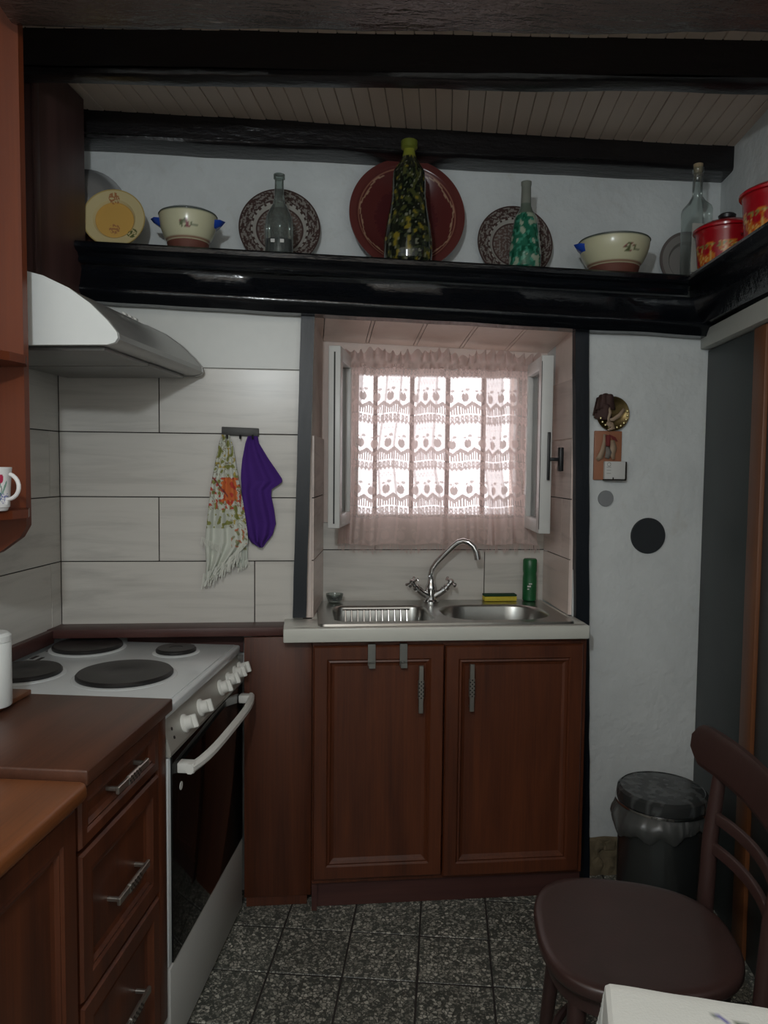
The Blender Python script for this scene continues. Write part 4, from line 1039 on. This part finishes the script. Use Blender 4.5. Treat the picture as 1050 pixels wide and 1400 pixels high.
ribbon([(0.992, 2.430, 1.602), (0.996, 2.428, 1.585), (0.990, 2.428, 1.565), (0.998, 2.430, 1.540)], [0.003, 0.005, 0.004, 0.006], DP, M_RIB)
ribbon([(1.045, 2.432, 1.598), (1.030, 2.430, 1.578), (1.008, 2.430, 1.563), (0.990, 2.431, 1.560)], [0.005, 0.007, 0.006, 0.003], DP, M_RIB)
ribbon([(0.985, 2.430, 1.552), (1.000, 2.428, 1.545), (1.010, 2.430, 1.535), (0.990, 2.431, 1.528)], [0.006, 0.010, 0.007, 0.003], DP, M_RIB)

# ------------------------------------------------------------------ things on the long shelf
def leanM(c, ang, yaw_=0.0): return Matrix.Translation(c) @ Matrix.Rotation(yaw_, 4, 'Z') @ Matrix.Rotation(math.pi / 2 - ang, 4, 'X')
def plate(name, label, x, r, paint, group=None, ang=0.16, yf=None, prof=None, seg=220, yaw_=0.0, part='plate_body'):
    zb = shz(x) + 0.002; y_f = yf or (YU - 0.012 - 2 * r * math.sin(ang))
    c = Vector((x, y_f + r * math.sin(ang) , zb + r * math.cos(ang)))
    T_ = thing(name, label, 'plate', (x, y_f, zb), group=group)
    M_ = leanM(c, ang, yaw_)
    prof = prof or ([(0.0001, 0.004)] + [(r * 0.60 * k / 28, 0.004) for k in range(1, 29)] + [(r * (0.60 + 0.08 * k / 6), 0.004 + 0.010 * k / 6) for k in range(1, 7)] + [(r * (0.68 + 0.32 * k / 22), 0.014 + 0.006 * k / 22) for k in range(1, 23)] + [(r * 0.995, 0.015), (r * 0.65, 0.0), (0.0001, 0.0)])
    q = MB().lathe(prof, (0, 0, 0), seg, caps=False); loc = list(q.v)
    q.v = [tuple(M_ @ Vector(p)) for p in q.v]
    o = link(part, q, M_CERAM, T_)
    at = o.data.color_attributes.new('paint', 'FLOAT_COLOR', 'POINT')
    at.data.foreach_set('color', np.array([(*paint(p[0], p[1], math.hypot(p[0], p[1]) / r), 1) for p in loc], dtype=np.float32).ravel())
    return T_, M_
def transfer(x, y, rr):
    d = (0.070, 0.042, 0.038); l = (0.24, 0.22, 0.20); a = math.atan2(y, x)
    if rr > 0.965: return d
    if rr > 0.70:
        s_ = math.sin(a * 15 + 2 * math.sin(rr * 30)) * 0.45 + nz(x * 190, y * 190, 1) * 1.5
        return l if s_ + 0.3 * math.sin(rr * 60) > 0.10 else d
    if rr > 0.58: return (0.46, 0.44, 0.40) if math.sin(a * 26) > -0.2 or rr < 0.66 else d
    if rr > 0.54: return d
    return l if nz(x * 150, y * 150, 5) > 0.10 else (0.13, 0.085, 0.075)
plate('transfer_plate', 'brown and white patterned plate leaning behind the dark clear bottle', -0.088, 0.133, transfer, 'brown patterned plates')
plate('transfer_plate', 'brown and white patterned plate leaning behind the green decorated bottle', 0.703, 0.130, transfer, 'brown patterned plates')
def clayp(x, y, rr):
    a = math.atan2(y, x); b = (0.115, 0.026, 0.024)
    if rr > 0.86: b = (0.125, 0.032, 0.028)
    wv = 0.80 + 0.018 * math.sin(a * 9)
    if abs(rr - wv) < 0.010 and math.sin(a * 2 + 1) > -0.9: return (0.42, 0.26, 0.17)
    if abs(rr - 0.84) < 0.006: return (0.32, 0.15, 0.10)
    if rr < 0.55: b = (0.085, 0.016, 0.018)
    return b
R_ = 0.192
pc = [(0.0001, 0.004)] + [(R_ * 0.55 * k / 12, 0.004) for k in range(1, 13)] + [(R_ * (0.55 + 0.32 * k / 20), 0.004 + 0.030 * (k / 20) ** 1.3) for k in range(1, 21)] + [(R_ * (0.87 + 0.13 * k / 8), 0.036 + 0.002 * k / 8) for k in range(1, 9)] + [(R_, 0.030), (R_ * 0.86, 0.026), (R_ * 0.5, -0.004), (0.0001, -0.004)]
plate('clay_platter', 'large reddish brown clay platter with wavy line leaning on the wall', 0.330, R_, clayp, None, 0.17, prof=pc, seg=180)
def yellowp(x, y, rr):
    b = (0.60, 0.50, 0.27) if rr > 0.62 else (0.62, 0.37, 0.10)
    if rr > 0.97: return (0.45, 0.33, 0.12)
    for (cx_, cy_) in ((0.055, -0.045), (-0.002, 0.068), (0.0, -0.028)):
        d = math.hypot(x - cx_, y - cy_)
        if d < 0.016 and nz(x * 160, y * 160) > -0.05: return (0.10, 0.12, 0.04) if cy_ < 0.02 and cx_ > 0.01 else (0.40, 0.18, 0.08)
    return b
plate('yellow_plate', 'yellow glazed plate leaning at the left end of the shelf', -0.585, 0.093, yellowp, None, 0.20, yf=2.44)
T_, M_ = plate('grey_plate', 'plain grey plate half hidden behind the square clear bottle', 1.325, 0.105, lambda x, y, rr: (0.16, 0.13, 0.12) if rr > 0.9 else (0.28, 0.26, 0.24), None, 0.12, yaw_=0.0)
# steel bowl on its edge above the yellow plate
JB = thing('steel_lid', 'shiny domed steel lid propped at the far left of the shelf', 'lid', (-0.66, 2.55, shz(-0.66)))
q = MB().lathe([(0.0001, 0.052), (0.03, 0.050), (0.065, 0.038), (0.095, 0.016), (0.105, 0.002), (0.108, 0.0), (0.104, 0.0), (0.09, 0.013), (0.06, 0.035), (0.0001, 0.048)], (0, 0, 0), 40, caps=False)
Mx = Matrix.Translation((-0.680, 2.560, shz(-0.70) + 0.175)) @ Matrix.Rotation(0.35, 4, 'Z') @ Matrix.Rotation(math.pi / 2 - 0.1, 4, 'X') 
q.v = [tuple(Mx @ Vector(p)) for p in q.v]; link('dome', q, plain('worn_steel', (0.50, 0.50, 0.50), 0.25, metal=0.6), JB)
q = MB().box(-0.74, -0.66, 2.525, 2.60, shz(-0.70) + 0.001, shz(-0.70) + 0.068, 0.004); link('stand', q, M_CLAY, JB)

def bowlthing(x, y, r, h, label, hl, hr, mot):
    z = shz(x) + 0.001
    B_ = thing('casserole_bowl', label, 'bowl', (x, y, z), group='cream glazed bowls')
    def bp(p):
        a = math.atan2(p[1] - y, p[0] - x); s_ = (a + math.pi / 2 - mot) * r; v = p[2] - z - h * 0.62
        c = (0.58, 0.56, 0.38)
        if p[2] > z + h * 0.965: return (0.10, 0.12, 0.10)
        if abs(p[2] - z - h * 0.30) < 0.0016: return (0.25, 0.12, 0.08)
        if (s_ / 0.022) ** 2 + (v / 0.013) ** 2 < 1 and nz(s_ * 120, v * 120, x) > -0.12: c = (0.10, 0.12, 0.05) if nz(s_ * 60, v * 60, 9) > -0.1 else (0.25, 0.07, 0.08)
        elif abs(v + 0.004 * math.sin(s_ * 60)) < 0.0012 and abs(s_) < 0.045: c = (0.22, 0.24, 0.15)
        return c
    hw = h * 0.26
    pr2 = [(r * 0.66, hw)] + [(r * (0.70 + 0.30 * math.sin(k / 16 * math.pi / 2) ** 0.75), hw + (h - hw) * k / 16) for k in range(17)] + [(r * 1.02, h), (r * 0.97, h), (r * 0.94, h * 0.85), (r * 0.6, h * 0.35), (0.0001, h * 0.33)]
    link('bowl', MB().lathe(pr2, (x, y, z), 110, caps=False), M_CERAM, B_, paint=bp)
    link('clay_foot', MB().lathe([(r * 0.60, 0), (r * 0.66, 0.004), (r * 0.73, hw * 0.95), (r * 0.70, hw * 1.02), (0.0001, hw * 1.02)], (x, y, z), 40), M_CLAY, B_)
    link('lid', MB().lathe([(r * 0.985, h - 0.003), (r * 0.99, h + 0.004), (r * 0.8, h + 0.012), (r * 0.3, h + 0.018), (0.0001, h + 0.018)], (x, y, z), 60, caps=False), M_SMOKE, B_)
    for s in (-1, 1):
        if (s < 0 and not hl) or (s > 0 and not hr): continue
        P = np.zeros((9, 9, 3))
        q = MB(); base = r * 0.93
        vs = [(x + s * (base + dx), y + dy, z + h * 0.80 + dz) for dx, dy, dz in ((0, -0.026, 0.008), (0, 0.026, 0.008), (0.018, 0.022, 0.010), (0.032, 0.0, 0.010), (0.018, -0.022, 0.010), (0, -0.022, -0.014), (0, 0.022, -0.014), (0.013, 0.016, -0.006), (0.022, 0.0, -0.002), (0.013, -0.016, -0.006))]
        q.add(vs, [(0, 1, 2, 3, 4), (9, 8, 7, 6, 5), (0, 4, 9, 5), (4, 3, 8, 9), (3, 2, 7, 8), (2, 1, 6, 7), (1, 0, 5, 6)], True)
        tag(link('handle', q, M_BLUE, B_, sharp=80), 'cobalt blue handle')
bowlthing(-0.362, 2.435, 0.087, 0.112, 'cream bowl with two blue handles near the left end of the shelf', True, True, 0.05)
bowlthing(0.998, 2.44, 0.112, 0.113, 'cream bowl with one blue handle showing, near the right corner of the shelf', True, False, 0.10)

def bottle(name, label, x, y, prof, mat, paint=None, seg=40, part='glass', extra=None, cat='bottle'):
    z = shz(x) + 0.001
    B_ = thing(name, label, cat, (x, y, z))
    link(part, MB().lathe(prof, (x, y, z), seg, caps=False), mat, B_, paint=paint)
    if extra: extra(B_, x, y, z)
    return B_
def ex1(B_, x, y, z):
    link('lip', MB().lathe([(0.0135, 0.232), (0.0175, 0.234), (0.0175, 0.246), (0.0135, 0.248)], (x, y, z), 24), M_SMOKE, B_)
    q = MB(); q.box(x - 0.024, x - 0.012, y - 0.0475, y - 0.044, z + 0.030, z + 0.040); q.box(x + 0.004, x + 0.016, y - 0.0475, y - 0.044, z + 0.030, z + 0.040); link('label_mark', q, M_PAPER, B_)
    link('liquid', MB().lathe([(0.0001, 0.004), (0.038, 0.004), (0.040, 0.02), (0.040, 0.048), (0.0001, 0.048)], (x, y, z), 32, caps=False), M_BLACKP, B_)
bottle('glass_bottle', 'empty grey-green glass bottle in front of the left patterned plate', -0.084, 2.41, [(0.0001, 0.002), (0.038, 0.0), (0.043, 0.006), (0.0435, 0.09), (0.040, 0.118), (0.030, 0.140), (0.019, 0.158), (0.0145, 0.18), (0.0135, 0.232)], M_SMOKE, extra=ex1)
def decop(cols, sc, th):
    def f(p):
        n1 = nz(p[0] * sc, p[1] * sc, p[2] * sc * 0.8); n2 = nz(p[0] * sc * 1.9 + 9, p[1] * sc * 1.9, p[2] * sc * 1.7)
        if n1 > th: return cols[0]
        if n2 > 0.22: return cols[1]
        if n1 < -0.28: return cols[2]
        return cols[3]
    return f
def smoothprof(pts, n=5):
    out = []
    for (r0_, z0), (r1_, z1) in zip(pts[:-1], pts[1:]):
        k_ = max(1, int(abs(z1 - z0) / 0.004))
        for k in range(k_): out.append((r0_ + (r1_ - r0_) * k / k_, z0 + (z1 - z0) * k / k_))
    out.append(pts[-1]); return out
def big(p):
    a = math.atan2(p[1] - 2.42, p[0] - 0.318) * 0.07; z = p[2]
    n1 = nz(a * 55, z * 42, 1); n2 = nz(a * 100, z * 90, 5); n3 = nz(a * 30, z * 22, 9)
    if n1 > 0.36 + 0.5 * max(0.0, n3) - (0.12 if 2.07 < z < 2.18 and abs(a + 0.10) < 0.03 else 0): return (0.20, 0.155, 0.02)
    if n2 > 0.42: return (0.18, 0.18, 0.13)
    if n1 > 0.05 and n3 > -0.1: return (0.055, 0.060, 0.018)
    if n2 < -0.25: return (0.035, 0.045, 0.022)
    return (0.010, 0.013, 0.008)
def bigp(p):
    if p[2] > 2.365: return (0.22, 0.23, 0.03)
    return big(p)
def ex2(B_, x, y, z): link('stopper', MB().lathe([(0.019, 0.352), (0.026, 0.358), (0.026, 0.378), (0.020, 0.382), (0.0001, 0.382)], (x, y, z), 24), plain('green_gold', (0.13, 0.15, 0.02), 0.35), B_)
bottle('decorated_bottle', 'tall dark bottle painted with yellow flowers in front of the clay platter', 0.318, 2.42, smoothprof([(0.0001, 0.002), (0.066, 0.0), (0.074, 0.008), (0.077, 0.03), (0.077, 0.075), (0.070, 0.12), (0.060, 0.17), (0.054, 0.21), (0.052, 0.255), (0.049, 0.285), (0.036, 0.305), (0.024, 0.322), (0.018, 0.345), (0.019, 0.355)]), M_DECO, bigp, 96, 'painted_glass', ex2)
gp = decop([(0.30, 0.36, 0.27), (0.05, 0.24, 0.16), (0.008, 0.075, 0.04), (0.018, 0.125, 0.075)], 48, 0.17)
def gpp(p): return (0.20, 0.21, 0.18) if p[2] > shz(0.69) + 0.205 else ((0.12, 0.15, 0.12) if p[2] > shz(0.69) + 0.175 else gp(p))
bottle('green_bottle', 'green and white decorated glass bottle in front of the right patterned plate', 0.692, 2.41, smoothprof([(0.0001, 0.002), (0.044, 0.0), (0.050, 0.006), (0.051, 0.05), (0.045, 0.10), (0.039, 0.14), (0.034, 0.165), (0.022, 0.185), (0.0165, 0.20), (0.015, 0.26), (0.0165, 0.265), (0.0165, 0.275), (0.013, 0.276)]), M_DECO, gpp, 80, 'painted_glass')
# square clear bottle with cork near the corner
xb, yb = 1.256, 2.40; zb = shz(xb) + 0.001
QB = thing('square_bottle', 'tall clear square bottle with cork near the right corner of the shelf', 'bottle', (xb, yb, zb))
q = MB(); secs = [(0.034, 0.0, 0.006), (0.036, 0.006, 0.008), (0.0365, 0.10, 0.008), (0.038, 0.215, 0.010), (0.036, 0.228, 0.014), (0.024, 0.246, 0.020), (0.016, 0.262, 0.015), (0.0150, 0.335, 0.0145), (0.018, 0.338, 0.0175), (0.018, 0.352, 0.0175)]
rg = [bowl_ring(rrect(xb, yb, a, a, min(r, a - 1e-4), 5), zb + z) for a, z, r in secs]; m_ = len(rg[0])
q.add(sum(rg, []), [(i * m_ + k, i * m_ + (k + 1) % m_, (i + 1) * m_ + (k + 1) % m_, (i + 1) * m_ + k) for i in range(len(secs) - 1) for k in range(m_)] + [tuple(range(m_))], True)
link('glass', q, M_CLEAR, QB, sharp=50)
link('cork', MB().lathe([(0.012, 0.335), (0.014, 0.350), (0.015, 0.364), (0.0001, 0.365)], (xb, yb, zb), 16), plain('cork', (0.34, 0.26, 0.15), 0.8), QB)
link('paper_label', MB().box(xb - 0.034, xb + 0.004, yb - 0.0392, yb - 0.0378, zb + 0.012, zb + 0.165), plain('aged_paper', (0.40, 0.40, 0.36), 0.7), QB)

# red enamel pots on the side shelf
def pot(x, y, r, h, label, z=2.019):
    P_ = thing('red_pot', label, 'pot', (x, y, z), group='red enamel pots')
    def pp_(p):
        a = math.atan2(p[1] - y, p[0] - x); v = (p[2] - z) / h
        c = (0.34, 0.006, 0.012)
        if v < 0.60 and nz(a * 4, v * 4, x) > 0.02: c = (0.55, 0.17, 0.02) if nz(a * 9, v * 11, 4) > 0.0 else ((0.60, 0.38, 0.12) if nz(a * 12, v * 14, 8) > 0 else (0.45, 0.05, 0.01))
        if 0.45 < v < 0.58 and nz(a * 11, v * 12, 6) > 0.22: c = (0.20, 0.22, 0.06)
        return c
    pr2 = [(0.0001, 0.0), (r * 0.86, 0.0), (r * 0.90, 0.006)] + [(r * (0.90 + 0.08 * k / 22), 0.006 + (h - 0.012) * k / 22) for k in range(23)] + [(r * 1.0, h), (r * 0.94, h)]
    link('pot_body', MB().lathe(pr2, (x, y, z), 96, caps=False), M_CERAM, P_, paint=pp_)
    ld = link('lid', MB().lathe([(r * 0.95, h), (r * 1.07, h + 0.002), (r * 1.08, h + 0.008), (r * 1.02, h + 0.013), (r * 0.75, h + 0.026), (r * 0.3, h + 0.033), (0.0001, h + 0.034)], (x, y, z), 60, caps=False), M_REDE, P_)
    link('knob', MB().lathe([(0.012, h + 0.030), (0.012, h + 0.038), (0.024, h + 0.043), (0.026, h + 0.052), (0.020, h + 0.057), (0.0001, h + 0.058)], (x, y, z), 24), M_BLACKP, ld)
    for s in (-1, 1): link('ear', MB().tube([(x, y + s * (r * 0.95), z + h * 0.7), (x - 0.018, y + s * (r + 0.02), z + h * 0.72), (x + 0.018, y + s * (r + 0.02), z + h * 0.72), (x, y + s * (r * 0.95), z + h * 0.7)], 0.004, 8), M_REDE, P_)
pot(1.278, 2.255, 0.090, 0.105, 'red enamel lidded pot with orange flowers beside the square bottle')
pot(1.256, 1.955, 0.095, 0.110, 'red enamel lidded pot nearest the viewer on the side shelf')

# ------------------------------------------------------------------ pedal bin
BN = thing('pedal_bin', 'dark steel pedal bin with plastic liner against the back wall', 'bin', (1.06, 2.08, 0))
bx, by = 1.045, 2.085; br_ = 0.122
q = MB().lathe([(br_ * 0.98, 0.0), (br_, 0.006), (br_, 0.42), (br_ * 0.99, 0.424), (br_ * 0.93, 0.424)], (bx, by, 0), 56); link('bin_body', q, M_BINB, BN)
link('base_ring', MB().lathe([(br_ + 0.005, 0.0), (br_ + 0.006, 0.02), (br_ + 0.001, 0.024)], (bx, by, 0.0005), 56, caps=False), M_BLACKP, BN)
def lidp(p):
    n1 = nz(p[0] * 45, p[1] * 45, 3); return (0.07, 0.075, 0.075) if n1 > 0.05 else (0.028, 0.030, 0.030)
pl_ = [(br_ * 0.97, 0.432), (br_ + 0.006, 0.434), (br_ + 0.007, 0.446), (br_ + 0.004, 0.462), (br_ * 0.97, 0.469)] + [(br_ * 0.95 * (1 - k / 22) + 0.0001, 0.467 + 0.002 * math.sin(k / 22 * 3)) for k in range(23)]
link('bin_lid', MB().lathe(pl_, (bx, by, 0), 100, caps=False), M_CERAM, BN, paint=lidp)
link('lid_rim', MB().lathe([(br_ + 0.003, 0.4245), (br_ + 0.010, 0.426), (br_ + 0.010, 0.432), (br_ + 0.003, 0.4335)], (bx, by, 0), 56, caps=False), M_CHROME, BN)
P = np.zeros((141, 8, 3))
for i in range(141):
    a = 2 * math.pi * i / 140
    for j in range(8):
        v = j / 7; side = max(0, math.cos(a - math.radians(205))) ** 2
        L_ = 0.045 + 0.025 * nz(math.cos(a) * 3, math.sin(a) * 3, 4) + 0.030 * side
        rr = br_ + 0.004 + (0.006 + 0.022 * side) * math.sin(v * 2.6) + 0.004 * nz(math.cos(a) * 14, math.sin(a) * 14, v * 2)
        P[i, j] = (bx + rr * math.cos(a), by + rr * math.sin(a), 0.427 - L_ * v)
link('liner', MB().grid(P), M_PLASTIC, BN)
link('pedal', MB().box(bx - 0.12, bx - 0.075, by - 0.155, by - 0.105, 0.012, 0.022, 0.003), M_BLACKP, BN)

# ------------------------------------------------------------------ bistro chair
CH = thing('bistro_chair', 'dark brown wooden chair with rounded seat beside the table', 'chair', (0.66, 1.46, 0))
A_ = math.radians(-11)
CM = Matrix.Translation((0.672, 1.452, 0)) @ Matrix.Rotation(A_, 4, 'Z')     # local +x towards the backrest
def cl(x, y, z): return tuple(CM @ Vector((x, y, z)))
NS = 72
def seat_r(a):
    # broad, rounded D shape, wide at the front (-x)
    c, s_ = math.cos(a), math.sin(a); n_ = 2.7
    rx = 0.205 if c > 0 else 0.195; ry = 0.198 - 0.020 * c
    k = (abs(c / rx) ** n_ + abs(s_ / ry) ** n_) ** (-1 / n_); return k
q = MB(); rings_ = []
for sc_, z in ((0.0, 0.446), (0.35, 0.4465), (0.70, 0.4490), (0.90, 0.4525), (0.965, 0.4525), (0.99, 0.450), (1.0, 0.444), (1.0, 0.432), (0.985, 0.426), (0.90, 0.424), (0.0, 0.424)):
    rings_.append([cl(max(sc_, 0.001) * seat_r(a) * math.cos(a), max(sc_, 0.001) * seat_r(a) * math.sin(a), z) for a in [2 * math.pi * k / NS for k in range(NS)]])
q.add(sum(rings_, []), [(i * NS + k, i * NS + (k + 1) % NS, (i + 1) * NS + (k + 1) % NS, (i + 1) * NS + k) for i in range(len(rings_) - 1) for k in range(NS)], True)
link('seat', q, W_CHAIR, CH, sharp=60)
q = MB(); rings_ = []
for sc_, z in ((0.90, 0.4235), (0.90, 0.385), (0.82, 0.385), (0.82, 0.4235), (0.90, 0.4235)):
    rings_.append([cl(sc_ * seat_r(a) * math.cos(a), sc_ * seat_r(a) * math.sin(a), z) for a in [2 * math.pi * k / NS for k in range(NS)]])
q.add(sum(rings_, []), [(i * NS + k, i * NS + (k + 1) % NS, (i + 1) * NS + (k + 1) % NS, (i + 1) * NS + k) for i in range(4) for k in range(NS)], True)
link('apron', q, W_CHAIR, CH)
for s in (-1, 1):
    link('leg', MB().tube([cl(-0.125, s * 0.125, 0.423), cl(-0.135, s * 0.135, 0.30), cl(-0.150, s * 0.150, 0.12), cl(-0.165, s * 0.165, 0.0)], [0.019, 0.018, 0.015, 0.012], 14), W_CHAIR, CH)
    link('rear_post', MB().tube([cl(0.245, s * 0.165, 0.0), cl(0.215, s * 0.163, 0.20), cl(0.198, s * 0.160, 0.42), cl(0.206, s * 0.165, 0.58), cl(0.228, s * 0.172, 0.76)], [0.013, 0.016, 0.018, 0.017, 0.014], 14), W_CHAIR, CH)
def curved_slat(name, zc, hh, half, bul, xb_, th, rake=0.1, round_=False):
    P = np.zeros((33, 9, 3))
    for i in range(33):
        t = i / 32 * 2 - 1; y = t * half; x = xb_ + bul * (1 - t * t)
        h2 = hh * (1 - (0.62 * max(0, (abs(t) - 0.86) / 0.14) ** 2 if round_ else 0))
        for j, (a, b) in enumerate(((-1, -0.8), (-0.6, -1), (0.6, -1), (1, -0.8), (1, 0.8), (0.6, 1), (-0.6, 1), (-1, 0.8), (-1, -0.8))):
            P[i, j] = cl(x + th * a + rake * b * h2, y, zc + h2 * b)
    q = MB().grid(P)
    for o in (0, 32 * 9): q.f.append([o + k for k in range(8)]); q.mi.append(0); q.sm.append(False)
    return link(name, q, W_CHAIR, CH, sharp=50)
curved_slat('top_rail', 0.765, 0.048, 0.262, 0.040, 0.196, 0.009, round_=True)
curved_slat('back_slat', 0.628, 0.013, 0.160, 0.030, 0.212, 0.006)
curved_slat('back_slat', 0.560, 0.013, 0.160, 0.030, 0.206, 0.006)
q = MB(); pts = [cl(0.150 * math.cos(a), 0.150 * math.sin(a), 0.20) for a in np.linspace(0, 2 * math.pi, 41)]; q.tube(pts, 0.009, 10); link('stretcher_ring', q, W_CHAIR, CH)

# ------------------------------------------------------------------ table with cloth
TB = thing('dining_table', 'small table under a white embroidered cloth at the lower right', 'table', (0.62, 0.60, 0))
TM = Matrix.Translation((0.385, 0.893, 0)) @ Matrix.Rotation(math.radians(-19), 4, 'Z')   # corner at origin, +x right, -y towards the viewer
def tl(x, y, z): return tuple(TM @ Vector((x, y, z)))
link('tabletop', MB().box(0.006, 0.60, -0.75, -0.006, 0.715, 0.744, 0.004, fn=lambda p: tl(*p)), W_CHAIR, TB)
for x in (0.04, 0.56):
    for y in (-0.71, -0.04): link('leg', MB().box(x - 0.02, x + 0.02, y - 0.02, y + 0.02, 0.0, 0.714, 0.003, fn=lambda p: tl(*p)), W_CHAIR, TB)
# cloth: top sheet and skirts as one sheet folded over the edges
NXc, NYc = 150, 150; P = np.zeros((NXc, NYc, 3)); ov = 0.16
def wrap(s_, L_):
    # s from -ov to L+ov : returns (pos, drop, side)
    if s_ < 0: return 0.0, -s_, -1
    if s_ > L_: return L_, s_ - L_, 1
    return s_, 0.0, 0
sx_ = np.linspace(-ov, 0.606 + ov, NXc); sy_ = np.linspace(-ov, 0.756 + ov, NYc); locs = {}
for i in range(NXc):
    for j in range(NYc):
        x, dx, ax = wrap(sx_[i], 0.606); y, dy, ay = wrap(sy_[j], 0.756)
        drop = max(dx, dy); fl = 0.005 * (1 + 0.9 * nz(sx_[i] * 9, sy_[j] * 9)) * min(1, drop / 0.05)
        ox = ax * (0.003 + fl + 0.10 * min(dx, dy)) if dx > 0 else 0; oy = ay * (0.003 + fl + 0.10 * min(dx, dy)) if dy > 0 else 0
        rnd = 0.006 * min(1, drop / 0.01)
        P[i, j] = tl(x + ox, -(y + oy), 0.7465 - drop - 0.0 + 0.0008 * nz(sx_[i] * 20, sy_[j] * 20))
def clothpaint_at(sx, sy):
    c = (0.62, 0.62, 0.58)
    x, y = sx, sy
    # embroidered sprig near the far right of the visible corner
    for (fx, fy, fr) in ((0.129, 0.030, 0.007), (0.143, 0.034, 0.006), (0.45, 0.10, 0.012), (0.12, 0.40, 0.012)):
        d = math.hypot(x - fx, y - fy); a = math.atan2(y - fy, x - fx)
        if d < fr * (0.75 + 0.25 * math.cos(5 * a)): c = (0.14, 0.13, 0.34) if fx < 0.135 else (0.10, 0.13, 0.08)
        elif abs((y - fy) - 0.2 * (x - fx) - 0.003 * math.sin((x - fx) * 300)) < 0.0012 and -0.035 < x - fx < 0.03: c = (0.18, 0.20, 0.18)
    if abs(math.hypot(x - 0.30, (y - 0.36) * 0.8) - 0.21) < 0.0025 and math.sin(math.atan2(y - 0.36, x - 0.3) * 40) > 0: c = (0.50, 0.50, 0.48)
    return c
q = MB().grid(P); o = link('tablecloth', q, M_CLOTHP, None, solid=0.0015)
at = o.data.color_attributes.new('paint', 'FLOAT_COLOR', 'POINT')
at.data.foreach_set('color', np.array([(*clothpaint_at(a, b), 1) for a in sx_ for b in sy_], dtype=np.float32).ravel())
tag(o, 'white tablecloth with small violet embroidered flowers over the table corner', 'tablecloth')
